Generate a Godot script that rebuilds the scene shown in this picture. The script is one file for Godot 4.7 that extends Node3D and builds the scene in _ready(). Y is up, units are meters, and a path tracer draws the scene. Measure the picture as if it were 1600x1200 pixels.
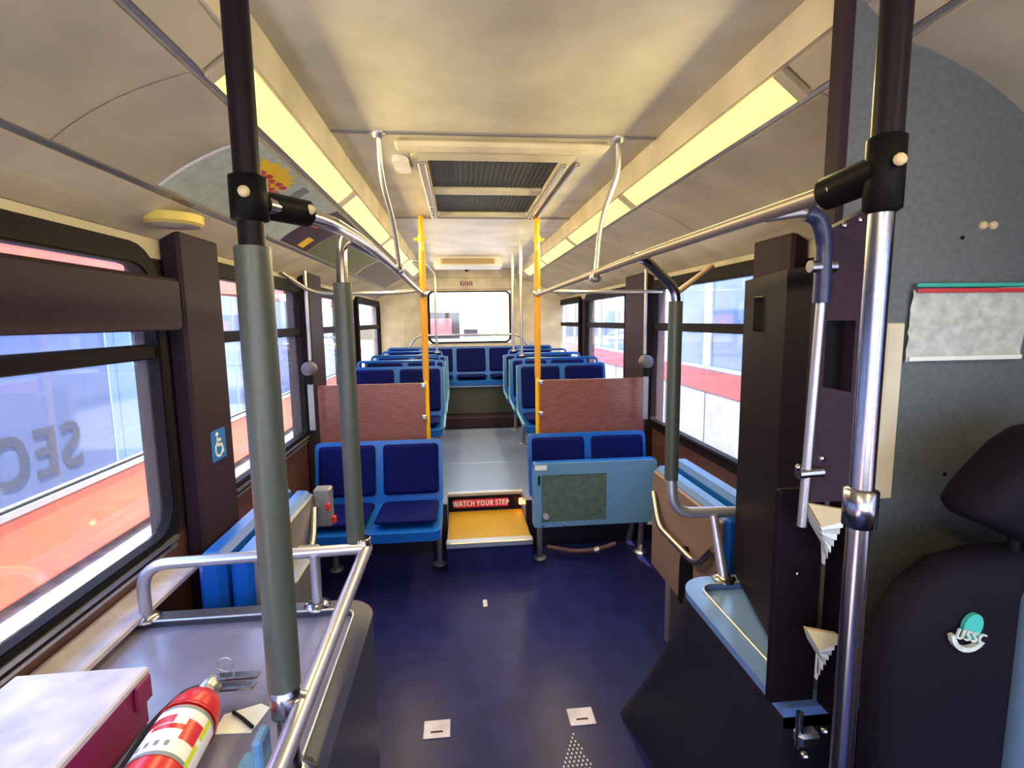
extends Node3D
# Interior of a city bus seen from beside the driver towards the rear. The bus axis is z (rear = -z), floor y = 0, metres.

var M := {}
var used := {}
const XL := -1.05
const XR := 1.38
const CX := 0.165
const ZR := -7.15
const ZF := 1.6

# ------------------------------------------------------------------ helpers
func new_st() -> SurfaceTool:
	var st := SurfaceTool.new()
	st.begin(Mesh.PRIMITIVE_TRIANGLES)
	return st

func numbered(called: String) -> String:
	if not used.has(called):
		used[called] = 0
		return called
	used[called] += 1
	return "%s_%03d" % [called, used[called]]

func obj(called: String, st: SurfaceTool, m: Material, parent: Node = self) -> MeshInstance3D:
	st.generate_normals()
	var o := MeshInstance3D.new()
	o.name = numbered(called) if parent == self else called
	o.mesh = st.commit()
	o.material_override = m
	parent.add_child(o, true)
	return o

func tag(o: Node, label: String, category: String, group := "", kind := "") -> void:
	if label: o.set_meta("label", label)
	if category: o.set_meta("category", category)
	if group: o.set_meta("group", group)
	if kind: o.set_meta("kind", kind)

func thing(called: String, label: String, category: String, at := Vector3.ZERO, group := "", kind := "") -> Node3D:
	var o := Node3D.new()
	o.name = numbered(called)
	add_child(o)
	o.position = at
	tag(o, label, category, group, kind)
	return o

func copy(src: Node3D, at: Vector3, label: String) -> Node3D:
	var r: Node3D = src.duplicate()
	r.name = numbered(String(src.name).rstrip("0123456789").rstrip("_"))
	add_child(r)
	r.position = at
	r.set_meta("label", label)
	return r

func poly(st: SurfaceTool, p: Array, n: Vector3, sg := -1) -> void:
	var g: Vector3 = (p[2] - p[0]).cross(p[1] - p[0])
	var q := p.duplicate()
	if g.dot(n) < 0.0: q.reverse()
	st.set_smooth_group(sg)
	for i in range(1, q.size() - 1):
		for v in [q[0], q[i], q[i + 1]]:
			st.add_vertex(v)

func box(st: SurfaceTool, c: Vector3, s: Vector3, b := 0.0, t := Transform3D()) -> void:
	var h := s / 2.0
	b = minf(b, minf(h.x, minf(h.y, h.z)) * 0.9)
	for a in 3:
		var u := (a + 1) % 3
		var w := (a + 2) % 3
		for s0 in [-1.0, 1.0]:
			var f := []
			for k in [[-1, -1], [1, -1], [1, 1], [-1, 1]]:
				var v := Vector3.ZERO
				v[a] = s0 * h[a]; v[u] = k[0] * (h[u] - b); v[w] = k[1] * (h[w] - b)
				f.append(t * (c + v))
			var n := Vector3.ZERO
			n[a] = s0
			poly(st, f, t.basis * n)
			if b > 0.0:
				for s1 in [-1.0, 1.0]:
					var e := []
					for k in [[0, -1], [1, -1], [1, 1], [0, 1]]:
						var v := Vector3.ZERO
						v[a] = s0 * (h[a] - (b if k[0] else 0.0)); v[u] = s1 * (h[u] - (0.0 if k[0] else b)); v[w] = k[1] * (h[w] - b)
						e.append(t * (c + v))
					var m := Vector3.ZERO
					m[a] = s0; m[u] = s1
					poly(st, e, t.basis * m)
	if b > 0.0:
		for x in [-1.0, 1.0]:
			for y in [-1.0, 1.0]:
				for z in [-1.0, 1.0]:
					var k := Vector3(x, y, z)
					poly(st, [t * (c + k * (h - Vector3(0, b, b))), t * (c + k * (h - Vector3(b, 0, b))), t * (c + k * (h - Vector3(b, b, 0)))], t.basis * k)

func b2(st: SurfaceTool, x0: float, x1: float, y0: float, y1: float, z0: float, z1: float, b := 0.0) -> void:
	box(st, Vector3((x0 + x1) / 2, (y0 + y1) / 2, (z0 + z1) / 2), Vector3(absf(x1 - x0), absf(y1 - y0), absf(z1 - z0)), b)

func area(p: PackedVector2Array) -> float:
	var a := 0.0
	for i in p.size():
		var q := p[(i + 1) % p.size()]
		a += p[i].x * q.y - q.x * p[i].y
	return a

func extrude(st: SurfaceTool, p: PackedVector2Array, t: Transform3D, d0: float, d1: float, sg := -1) -> void:
	var ccw := area(p) > 0.0
	var tri := Geometry2D.triangulate_polygon(p)
	for d in [d0, d1]:
		var n: Vector3 = t.basis.z * (1.0 if d == maxf(d0, d1) else -1.0)
		for i in range(0, tri.size(), 3):
			var f := []
			for k in 3: f.append(t * Vector3(p[tri[i + k]].x, p[tri[i + k]].y, d))
			poly(st, f, n)
	for i in p.size():
		var a := p[i]
		var b := p[(i + 1) % p.size()]
		var e := b - a
		var n2 := Vector2(e.y, -e.x) * (1.0 if ccw else -1.0)
		poly(st, [t * Vector3(a.x, a.y, d0), t * Vector3(b.x, b.y, d0), t * Vector3(b.x, b.y, d1), t * Vector3(a.x, a.y, d1)], t.basis * Vector3(n2.x, n2.y, 0), sg)

func rrect(x0: float, x1: float, y0: float, y1: float, r: float, n := 6) -> PackedVector2Array:
	var o := PackedVector2Array()
	for k in 4:
		var c := Vector2(x1 - r if k == 0 or k == 3 else x0 + r, y1 - r if k < 2 else y0 + r)
		for i in n + 1:
			o.append(c + Vector2.from_angle(PI / 2 * (k + float(i) / n)) * r)
	return o

func ring(st: SurfaceTool, o: PackedVector2Array, i_: PackedVector2Array, t: Transform3D, d0: float, d1: float) -> void:
	var n := o.size()
	var hi := maxf(d0, d1)
	for k in n:
		var j := (k + 1) % n
		for d in [d0, d1]:
			poly(st, [t * Vector3(o[k].x, o[k].y, d), t * Vector3(o[j].x, o[j].y, d), t * Vector3(i_[j].x, i_[j].y, d), t * Vector3(i_[k].x, i_[k].y, d)], t.basis.z * (1.0 if d == hi else -1.0))
		var c := (o[k] + o[j] + i_[k] + i_[j]) / 4.0
		for q in [[o, 1.0], [i_, -1.0]]:
			var a: Vector2 = q[0][k]
			var b: Vector2 = q[0][j]
			var out: Vector2 = (a + b) / 2.0 - c
			if a.distance_to(b) > 1e-6:
				poly(st, [t * Vector3(a.x, a.y, d0), t * Vector3(b.x, b.y, d0), t * Vector3(b.x, b.y, d1), t * Vector3(a.x, a.y, d1)], t.basis * Vector3(out.x, out.y, 0))

func fillet(p: Array, rad: float, k := 7) -> Array:
	var o := [p[0]]
	for i in range(1, p.size() - 1):
		var a: Vector3 = p[i - 1] - p[i]
		var b: Vector3 = p[i + 1] - p[i]
		var r := minf(rad, minf(a.length(), b.length()) * 0.49)
		var s: Vector3 = p[i] + a.normalized() * r
		var e: Vector3 = p[i] + b.normalized() * r
		for j in k + 1:
			var f := float(j) / k
			o.append(s.lerp(p[i], f).lerp((p[i] as Vector3).lerp(e, f), f))
	o.append(p[p.size() - 1])
	return o

func tube(st: SurfaceTool, p: Array, r: float, n := 12) -> void:
	var rings := []
	var up := Vector3.ZERO
	for i in p.size():
		var d: Vector3 = ((p[mini(i + 1, p.size() - 1)] as Vector3) - p[maxi(i - 1, 0)]).normalized()
		if up == Vector3.ZERO:
			up = d.cross(Vector3(0.31, 0.2, 0.9) if absf(d.z) < 0.8 else Vector3.RIGHT).normalized()
		up = (up - d * up.dot(d)).normalized()
		var w := d.cross(up)
		var row := []
		for k in n:
			var a := TAU * k / n
			row.append(p[i] + (up * cos(a) + w * sin(a)) * r)
		rings.append(row)
	for i in rings.size() - 1:
		for k in n:
			var j := (k + 1) % n
			poly(st, [rings[i][k], rings[i][j], rings[i + 1][j], rings[i + 1][k]], rings[i][k] + rings[i][j] - p[i] * 2.0, 1)
	poly(st, rings[0], p[0] - p[1])
	poly(st, rings[-1], p[-1] - p[-2])

func rod(st: SurfaceTool, a: Vector3, b: Vector3, r: float, n := 12) -> void:
	tube(st, [a, b], r, n)

func lathe(st: SurfaceTool, prof: Array, t := Transform3D(), n := 28, smooth := true) -> void:
	for i in prof.size() - 1:
		var a: Vector2 = prof[i]
		var b: Vector2 = prof[i + 1]
		var nn := Vector2(b.y - a.y, a.x - b.x)
		for k in n:
			var c := Vector3(cos(TAU * k / n), 0, sin(TAU * k / n))
			var d := Vector3(cos(TAU * (k + 1) / n), 0, sin(TAU * (k + 1) / n))
			var q := []
			for v in [[c, a], [d, a], [d, b], [c, b]]:
				var w: Vector3 = t * (v[0] * v[1].x + Vector3.UP * v[1].y)
				if q.is_empty() or (w.distance_to(q[-1]) > 1e-6 and w.distance_to(q[0]) > 1e-6): q.append(w)
			if q.size() > 2: poly(st, q, t.basis * ((c + d) / 2.0 * nn.x + Vector3.UP * nn.y), 1 if smooth else i + 1)

func facing(at: Vector3, normal: Vector3, up := Vector3.UP) -> Transform3D:   # local z = normal, local y = up
	var z := normal.normalized()
	var x := up.cross(z).normalized()
	return Transform3D(Basis(x, z.cross(x), z), at)

func side_plane(x: float) -> Transform3D:   # local x = towards the rear, y = up, z = +x of the world
	return Transform3D(Basis(Vector3(0, 0, -1), Vector3.UP, Vector3.RIGHT), Vector3(x, 0, 0))

func bolts(spots: Array, normal: Vector3, r: float, parent: Node, m: Material, called := "bolt") -> void:
	for s in spots:
		var st := new_st()
		var t := facing(s, normal, Vector3.UP if absf(normal.y) < 0.9 else Vector3.BACK)
		lathe(st, [Vector2(0, r * 0.7), Vector2(r * 0.7, r * 0.6), Vector2(r, r * 0.2), Vector2(r, -r * 0.2)], Transform3D(Basis(t.basis.x, t.basis.z, -t.basis.y), t.origin), 10)
		obj(called, st, m, parent)

func text(called: String, s: String, h: float, m: Material, t: Transform3D, parent: Node, font := "Droid Sans", stretch := 1.0) -> MeshInstance3D:
	var tm := TextMesh.new()
	var f := SystemFont.new()
	f.font_names = PackedStringArray([font])
	f.font_weight = 700
	tm.font = f
	tm.text = s
	tm.font_size = 48
	tm.pixel_size = h / 34.5
	tm.depth = 0.002
	tm.curve_step = 2.0
	var o := MeshInstance3D.new()
	o.name = called
	o.mesh = tm
	o.material_override = m
	parent.add_child(o, true)
	o.transform = t * Transform3D(Basis.from_scale(Vector3(stretch, 1, 1)), Vector3.ZERO)
	return o

var noises := {}
func grain(key: String, freq: float, lo: float, octaves := 4, ridged := false) -> NoiseTexture2D:
	if not noises.has(key):
		var n := FastNoiseLite.new()
		n.seed = key.hash() % 1000
		n.frequency = freq
		n.fractal_octaves = octaves
		n.noise_type = FastNoiseLite.TYPE_CELLULAR if ridged else FastNoiseLite.TYPE_SIMPLEX_SMOOTH
		var g := Gradient.new()
		g.set_color(0, Color(lo, lo, lo))
		g.set_color(1, Color(1, 1, 1))
		var t := NoiseTexture2D.new()
		t.width = 512
		t.height = 512
		t.seamless = true
		t.noise = n
		t.color_ramp = g
		noises[key] = t
	return noises[key]

func mat(called: String, c: Color, rough := 0.5, metal := 0.0, tex := "", scale := Vector3.ONE) -> StandardMaterial3D:
	var m := StandardMaterial3D.new()
	m.resource_name = called
	m.albedo_color = c
	m.roughness = rough
	m.metallic = metal
	if tex:
		m.albedo_texture = noises[tex]
		m.uv1_triplanar = true
		m.uv1_world_triplanar = true
		m.uv1_scale = scale
	M[called] = m
	return m

func c8(r: float, g: float, b: float) -> Color:
	return Color(r / 255.0, g / 255.0, b / 255.0)

func glow(called: String, c: Color, energy: float) -> void:
	var m := mat(called, c, 0.5)
	m.emission_enabled = true
	m.emission = c
	m.emission_energy_multiplier = energy

# ------------------------------------------------------------------ the scene
func _ready() -> void:
	var cam := Camera3D.new()
	cam.name = "camera"
	cam.position = Vector3(0, 1.6, 0)
	cam.basis = Basis(Vector3.UP, -0.0998) * Basis(Vector3.RIGHT, -0.1232) * Basis(Vector3.BACK, -0.013)
	cam.fov = rad_to_deg(2.0 * atan(600.0 / 800.0))
	cam.near = 0.02
	cam.far = 400.0
	add_child(cam)
	cam.current = true

	var env := Environment.new()
	env.tonemap_mode = Environment.TONE_MAPPER_LINEAR
	env.tonemap_exposure = 1.78
	env.background_mode = Environment.BG_SKY
	var psm := ProceduralSkyMaterial.new()
	psm.sky_top_color = c8(140, 182, 242)
	psm.sky_horizon_color = c8(216, 226, 242)
	psm.ground_horizon_color = c8(190, 190, 190)
	psm.ground_bottom_color = c8(120, 120, 120)
	psm.sky_energy_multiplier = 2.1
	var sky := Sky.new()
	sky.sky_material = psm
	env.sky = sky
	env.sdfgi_enabled = true
	env.ssao_enabled = true
	env.ssil_enabled = true
	var we := WorldEnvironment.new()
	we.name = "environment"
	we.environment = env
	add_child(we)
	var sun := DirectionalLight3D.new()
	sun.name = "sun"
	add_child(sun)
	sun.look_at_from_position(Vector3(0.14, 0.86, 0.45), Vector3.ZERO)
	sun.light_energy = 6.5
	sun.light_color = Color(1.0, 0.95, 0.86)
	sun.light_angular_distance = 0.6
	sun.shadow_enabled = true
	sun.sky_mode = DirectionalLight3D.SKY_MODE_LIGHT_ONLY

	materials()
	shell()
	windows()
	coves()
	ceiling_fittings()
	wheel_housings()
	poles()
	seats()
	rear()
	driver_area()
	small_things()
	outside()

func materials() -> void:
	grain("fine", 0.05, 0.86)
	grain("soft", 0.008, 0.8)
	grain("worn", 0.02, 0.55, 5)
	grain("speck", 0.12, 0.7, 2)
	grain("wood", 0.03, 0.78, 4)
	mat("cream", Color(0.85, 0.81, 0.72), 0.5, 0, "soft", Vector3.ONE * 0.6)
	mat("ceiling", Color(0.86, 0.83, 0.73), 0.42, 0, "soft", Vector3.ONE * 0.5)
	mat("ceiling_white", Color(0.93, 0.92, 0.93), 0.4, 0, "soft", Vector3.ONE * 0.5)
	mat("panel_tan", Color(0.80, 0.76, 0.67), 0.45, 0, "soft", Vector3.ONE * 0.7)
	mat("cream_wall", Color(0.93, 0.88, 0.77), 0.5, 0, "soft", Vector3.ONE * 0.8)
	mat("plum", c8(58, 44, 56), 0.5, 0, "fine", Vector3.ONE * 2)
	mat("frame", c8(30, 25, 29), 0.55, 0, "fine", Vector3.ONE * 2)
	mat("black", c8(16, 15, 18), 0.5)
	mat("rubber", c8(36, 34, 38), 0.65)
	mat("brown", c8(100, 66, 60), 0.42, 0, "wood", Vector3(1.0, 7, 1.0))
	mat("laminate", c8(136, 86, 80), 0.28, 0, "wood", Vector3(0.6, 4, 0.6))
	mat("floor", c8(36, 38, 92), 0.3, 0, "soft", Vector3.ONE * 1.5)
	M.floor.metallic_specular = 0.28
	mat("floor_upper_glare", c8(132, 148, 190), 0.35, 0, "speck", Vector3.ONE * 3)  # same flooring; rear-window glare and wear are put into this pale blue
	mat("housing", c8(128, 126, 156), 0.22, 0.0, "soft", Vector3.ONE * 0.8)
	mat("housing_rim", c8(66, 64, 76), 0.4, 0.1, "fine", Vector3.ONE * 2)
	mat("chrome", c8(176, 174, 182), 0.22, 1.0, "fine", Vector3.ONE * 4)
	mat("belt_grey", c8(84, 80, 94), 0.5)
	mat("skirt", c8(17, 16, 28), 0.5)
	mat("rail_silver", c8(196, 192, 206), 0.33, 0.75)
	mat("rail_dull", c8(150, 140, 134), 0.42, 0.6)
	mat("aluminium", c8(200, 200, 205), 0.38, 0.9, "fine", Vector3.ONE * 4)
	mat("foam", c8(76, 82, 74), 0.36, 0, "fine", Vector3.ONE * 4)
	mat("foam_dark", c8(32, 26, 32), 0.42, 0, "fine", Vector3.ONE * 4)
	mat("foam_navy", c8(40, 44, 84), 0.3)
	mat("yellow", c8(236, 178, 20), 0.32)
	mat("amber", c8(208, 146, 14), 0.45, 0, "fine", Vector3.ONE * 4)
	mat("step_yellow", c8(172, 132, 18), 0.6, 0, "fine", Vector3.ONE * 3)
	mat("housing_sky_tint", c8(92, 122, 182), 0.2)  # grey housing metal with the sky's reflection mixed into its colour
	mat("blue", c8(18, 92, 186), 0.32, 0, "fine", Vector3.ONE * 3)
	mat("blue_grey", c8(104, 150, 188), 0.4, 0, "fine", Vector3.ONE * 3)
	mat("navy", c8(8, 18, 90), 0.75, 0, "speck", Vector3.ONE * 6)
	mat("olive", c8(92, 110, 98), 0.5, 0, "soft", Vector3.ONE * 4)
	mat("tan_back", c8(126, 102, 94), 0.5, 0, "fine", Vector3.ONE * 2)
	mat("grey_steel", c8(150, 148, 152), 0.4, 0.5, "fine", Vector3.ONE * 4)
	mat("partition", c8(104, 110, 112), 0.45, 0, "fine", Vector3.ONE * 2)
	mat("cabinet", c8(25, 18, 26), 0.55, 0, "fine", Vector3.ONE * 2)
	mat("driver_black", c8(24, 20, 30), 0.7, 0, "fine", Vector3.ONE * 5)
	mat("driver_blue", c8(84, 112, 140), 0.8, 0, "speck", Vector3.ONE * 6)
	mat("paper", c8(228, 230, 226), 0.6)
	mat("paper_tan", c8(196, 178, 140), 0.7)
	mat("plastic_clear", c8(205, 212, 206), 0.25, 0, "soft", Vector3.ONE * 6)
	mat("teal", c8(60, 168, 160), 0.5)
	mat("white_print", c8(228, 228, 232), 0.5)
	mat("grey_print", c8(120, 130, 140), 0.5)
	mat("red", c8(196, 36, 44), 0.3)
	mat("sign_red", c8(200, 20, 60), 0.5)
	mat("dark_red", c8(120, 36, 40), 0.5)
	mat("lime", c8(196, 208, 40), 0.5)
	mat("maroon", c8(136, 30, 84), 0.45, 0, "fine", Vector3.ONE * 3)
	mat("lilac_white", c8(206, 198, 222), 0.5, 0, "soft", Vector3.ONE * 2)
	mat("mesh_dark", c8(74, 80, 76), 0.6, 0, "speck", Vector3.ONE * 6)
	mat("sticker_blue", c8(40, 110, 190), 0.4)
	mat("poster_pale", c8(196, 212, 206), 0.35, 0, "soft", Vector3.ONE * 4)
	mat("poster_dark", c8(92, 66, 74), 0.35, 0, "worn", Vector3.ONE * 5)
	mat("poster_green", c8(146, 156, 108), 0.35, 0, "worn", Vector3.ONE * 4)
	mat("poster_grey", c8(112, 116, 132), 0.35, 0, "worn", Vector3.ONE * 4)
	mat("print_yellow", c8(240, 200, 20), 0.4)
	mat("print_red", c8(190, 60, 66), 0.4)
	mat("orange_body", c8(222, 84, 44), 0.35, 0, "soft", Vector3.ONE * 0.4)
	mat("white_body", c8(214, 214, 222), 0.35, 0, "soft", Vector3.ONE * 0.4)
	mat("pink_red", c8(214, 66, 78), 0.35, 0, "soft", Vector3.ONE * 0.4)
	mat("bus_glass", c8(84, 98, 136), 0.06, 0.0)
	mat("bus_glass_light", c8(104, 130, 164), 0.06, 0.0)
	mat("asphalt", c8(206, 200, 194), 0.9, 0, "worn", Vector3.ONE * 0.5)
	mat("letter_blue", c8(46, 54, 80), 0.4)
	mat("maroon_print", c8(126, 30, 70), 0.5)
	for k in ["plum", "cabinet", "driver_black", "black", "rubber", "foam_dark", "frame", "navy"]: M[k].metallic_specular = 0.2
	var g := mat("glass", Color(0.86, 0.92, 1.0, 0.06), 0.02)
	g.transparency = BaseMaterial3D.TRANSPARENCY_ALPHA
	glow("lens", c8(255, 234, 138), 0.68)
	glow("amber_lamp", c8(255, 170, 110), 1.4)
	mat("disc_yellow", c8(240, 214, 110), 0.45)

# ------------------------------------------------------------------ shell of the bus
func shell() -> void:
	# floor
	var f := thing("floor", "dark navy rubber floor with a step up to a rear floor coloured pale for window glare and wear", "floor", Vector3.ZERO, "", "structure")
	var st := new_st()
	b2(st, XL - 0.08, XR + 0.08, -0.12, 0.0, ZF, -3.12)
	b2(st, XL - 0.08, -0.116, -0.12, 0.0, -3.12, -3.46)
	b2(st, 0.43, XR + 0.08, -0.12, 0.0, -3.12, -3.46)
	obj("front_floor", st, M.floor, f)
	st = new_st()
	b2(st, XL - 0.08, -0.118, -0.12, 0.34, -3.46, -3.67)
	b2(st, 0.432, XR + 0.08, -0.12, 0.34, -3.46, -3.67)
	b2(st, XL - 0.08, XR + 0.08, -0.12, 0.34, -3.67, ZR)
	obj("rear_floor", st, M.floor_upper_glare, f)
	for a in [[XL, -0.118], [0.432, XR]]:
		st = new_st()
		b2(st, a[0], a[1], 0.0, 0.341, -3.452, -3.462)
		obj("riser_panel", st, M.skirt, f)
	st = new_st()
	b2(st, -0.20, 0.50, 0.338, 0.343, -4.46, -4.475, 0.001)
	obj("joint_strip", st, M.aluminium, f)
	st = new_st()
	b2(st, -0.116, 0.43, -0.12, 0.2, -3.12, -3.67)
	obj("lower_step", st, M.floor, f)
	st = new_st()
	b2(st, XL, XR, 0.34, 0.47, -5.96, ZR)
	obj("rear_platform", st, M.plum, f)

	# side walls: lower panel, posts between the windows, upper panel
	var spans := {-1: [[-1.5, -0.24], [-0.18, 1.90], [2.28, 3.50], [3.93, 4.77], [5.35, 6.83]], 1: [[-1.4, 0.2], [2.19, 3.55], [4.08, 5.49], [5.73, 7.05]]}
	for s in [-1, 1]:
		var x0: float = XL - 0.08 if s < 0 else XR
		var x1: float = XL if s < 0 else XR + 0.08
		var w := thing("wall_left" if s < 0 else "wall_right", "left side wall with brown lower panels and dark window posts" if s < 0 else "right side wall with brown lower panels and dark window posts", "wall", Vector3.ZERO, "", "structure")
		st = new_st()
		if s < 0:
			b2(st, x0, x1, -0.36, 0.84, 0.2, ZR)
			b2(st, x0, x1, -0.36, 0.02, ZF, 0.2)
		else:
			b2(st, x0, x1, -0.36, 0.84, ZF, ZR)
		obj("lower_panel", st, M.brown, w)
		st = new_st()
		b2(st, x0, x1, 1.83, 2.40, ZF, ZR)
		obj("upper_panel", st, M.cream, w)
		var d := -ZF
		for k in spans[s].size() + 1:
			var e: float = spans[s][k][0] if k < spans[s].size() else -ZR
			st = new_st()
			b2(st, x0, x1, 0.84, 1.83, -d, -e)
			obj("post", st, M.cream_wall if k == spans[s].size() else M.plum, w)
			if k < spans[s].size(): d = spans[s][k][1]
	# front wall: a windscreen opening behind the camera
	var fw := thing("wall_front", "front wall of the bus around the windscreen", "wall", Vector3.ZERO, "", "structure")
	st = new_st()
	b2(st, XL - 0.08, XR + 0.08, -0.36, 0.8, ZF, ZF + 0.08)
	b2(st, XL - 0.08, XR + 0.08, 2.05, 2.46, ZF, ZF + 0.08)
	b2(st, XL - 0.08, XL + 0.08, 0.8, 2.05, ZF, ZF + 0.08)
	b2(st, XR - 0.08, XR + 0.08, 0.8, 2.05, ZF, ZF + 0.08)
	obj("surround", st, M.plum, fw)
	st = new_st()
	b2(st, XL + 0.08, XR - 0.08, 0.8, 2.05, ZF + 0.03, ZF + 0.036)
	obj("windscreen", st, M.glass, fw)
	# rear wall
	var rw := thing("wall_rear", "cream rear wall with a wide window and bulging side columns", "wall", Vector3.ZERO, "", "structure")
	st = new_st()
	b2(st, XL - 0.08, XR + 0.08, -0.1, 1.30, ZR, ZR - 0.08)
	b2(st, XL - 0.08, XR + 0.08, 2.01, 2.46, ZR, ZR - 0.08)
	b2(st, XL - 0.08, -0.43, 1.30, 2.01, ZR, ZR - 0.08)
	b2(st, 0.71, XR + 0.08, 1.30, 2.01, ZR, ZR - 0.08)
	obj("rear_panel", st, M.cream_wall, rw)
	for s in [-1, 1]:
		st = new_st()
		var xa := XL if s < 0 else XR
		var xb := -0.73 if s < 0 else 1.06
		extrude(st, PackedVector2Array([Vector2(xa, ZR), Vector2(xb + 0.22 * -s, ZR), Vector2(xb, ZR + 0.25), Vector2(xa, ZR + 0.32)]), Transform3D(Basis(Vector3.RIGHT, Vector3.BACK, Vector3.DOWN), Vector3.ZERO), -2.3, -0.4)
		obj("corner_column", st, M.cream_wall, rw)
	st = new_st()
	b2(st, -0.5, 0.82, 2.03, 2.19, ZR, ZR + 0.03, 0.01)
	obj("header_panel", st, M.cream_wall, rw)
	text("fleet_number", "608", 0.062, M.maroon_print, facing(Vector3(0.107, 2.11, ZR + 0.032), Vector3.BACK), rw, "Droid Serif", 1.25)
	# ceiling
	var c := thing("ceiling", "cream ceiling panels with a hatch opening and a whiter rear panel", "ceiling", Vector3.ZERO, "", "structure")
	st = new_st()
	b2(st, -0.47, 0.80, 2.30, 2.36, ZF, -2.028)
	obj("front_panel", st, M.ceiling, c)
	st = new_st()
	b2(st, -0.47, 0.80, 2.303, 2.36, -2.036, -2.28)
	b2(st, -0.47, -0.175, 2.303, 2.36, -2.28, -3.62)
	b2(st, 0.505, 0.80, 2.303, 2.36, -2.28, -3.62)
	b2(st, -0.175, 0.505, 2.303, 2.36, -3.54, -3.62)
	obj("hatch_panel", st, M.ceiling, c)
	st = new_st()
	b2(st, -0.47, 0.80, 2.30, 2.36, -3.628, ZR)
	obj("rear_panel", st, M.ceiling_white, c)
	for z in [-2.032, -3.624]:
		st = new_st()
		b2(st, -0.45, 0.78, 2.294, 2.302, z - 0.009, z + 0.009)
		obj("joint_strip", st, M.grey_steel, c)
	st = new_st()
	b2(st, XL - 0.08, XR + 0.08, 2.40, 2.46, ZF + 0.08, ZR - 0.08)
	obj("roof_skin", st, M.white_body, c)

# ------------------------------------------------------------------ windows
func window(n: int, side: int, d0: float, d1: float, r: float, label: String, bar_y := 1.545, sills := false) -> Node3D:
	var xw: float = XL if side < 0 else XR
	var w := thing("window_%d" % n, label, "window", Vector3.ZERO, "", "structure")
	var t := side_plane(xw)
	var q := -side
	var y0 := 0.885
	var y1 := 1.795
	var st := new_st()
	ring(st, rrect(d0 - 0.055, d1 + 0.055, y0 - 0.06, y1 + 0.07, r + 0.05), rrect(d0, d1, y0, y1, r), t, 0.03 * q, -0.012 * q)
	obj("frame", st, M.frame, w)
	st = new_st()
	ring(st, rrect(d0 - 0.022, d1 + 0.022, y0 - 0.022, y1 + 0.022, r + 0.022), rrect(d0 - 0.006, d1 + 0.006, y0 - 0.006, y1 + 0.006, r + 0.006), t, 0.036 * q, 0.025 * q)
	obj("gasket", st, M.black, w)
	st = new_st()
	b2(st, xw - side * 0.025, xw + side * 0.012, bar_y - 0.025, bar_y + 0.025, -d0, -d1, 0.006)
	obj("transom", st, M.frame, w)
	st = new_st()
	extrude(st, rrect(d0, d1, y0, y1, r), t, -0.004 * q, -0.009 * q)
	obj("pane", st, M.glass, w)
	if sills:
		for a in [[0.042, 0.035, 0.022], [0.034, 0.062, 0.052]]:
			st = new_st()
			b2(st, xw, xw - side * a[0], y0 - a[1], y0 - a[2], -d0, -d1)
			obj("sill_strip", st, M.aluminium, w)
	return w

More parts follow.
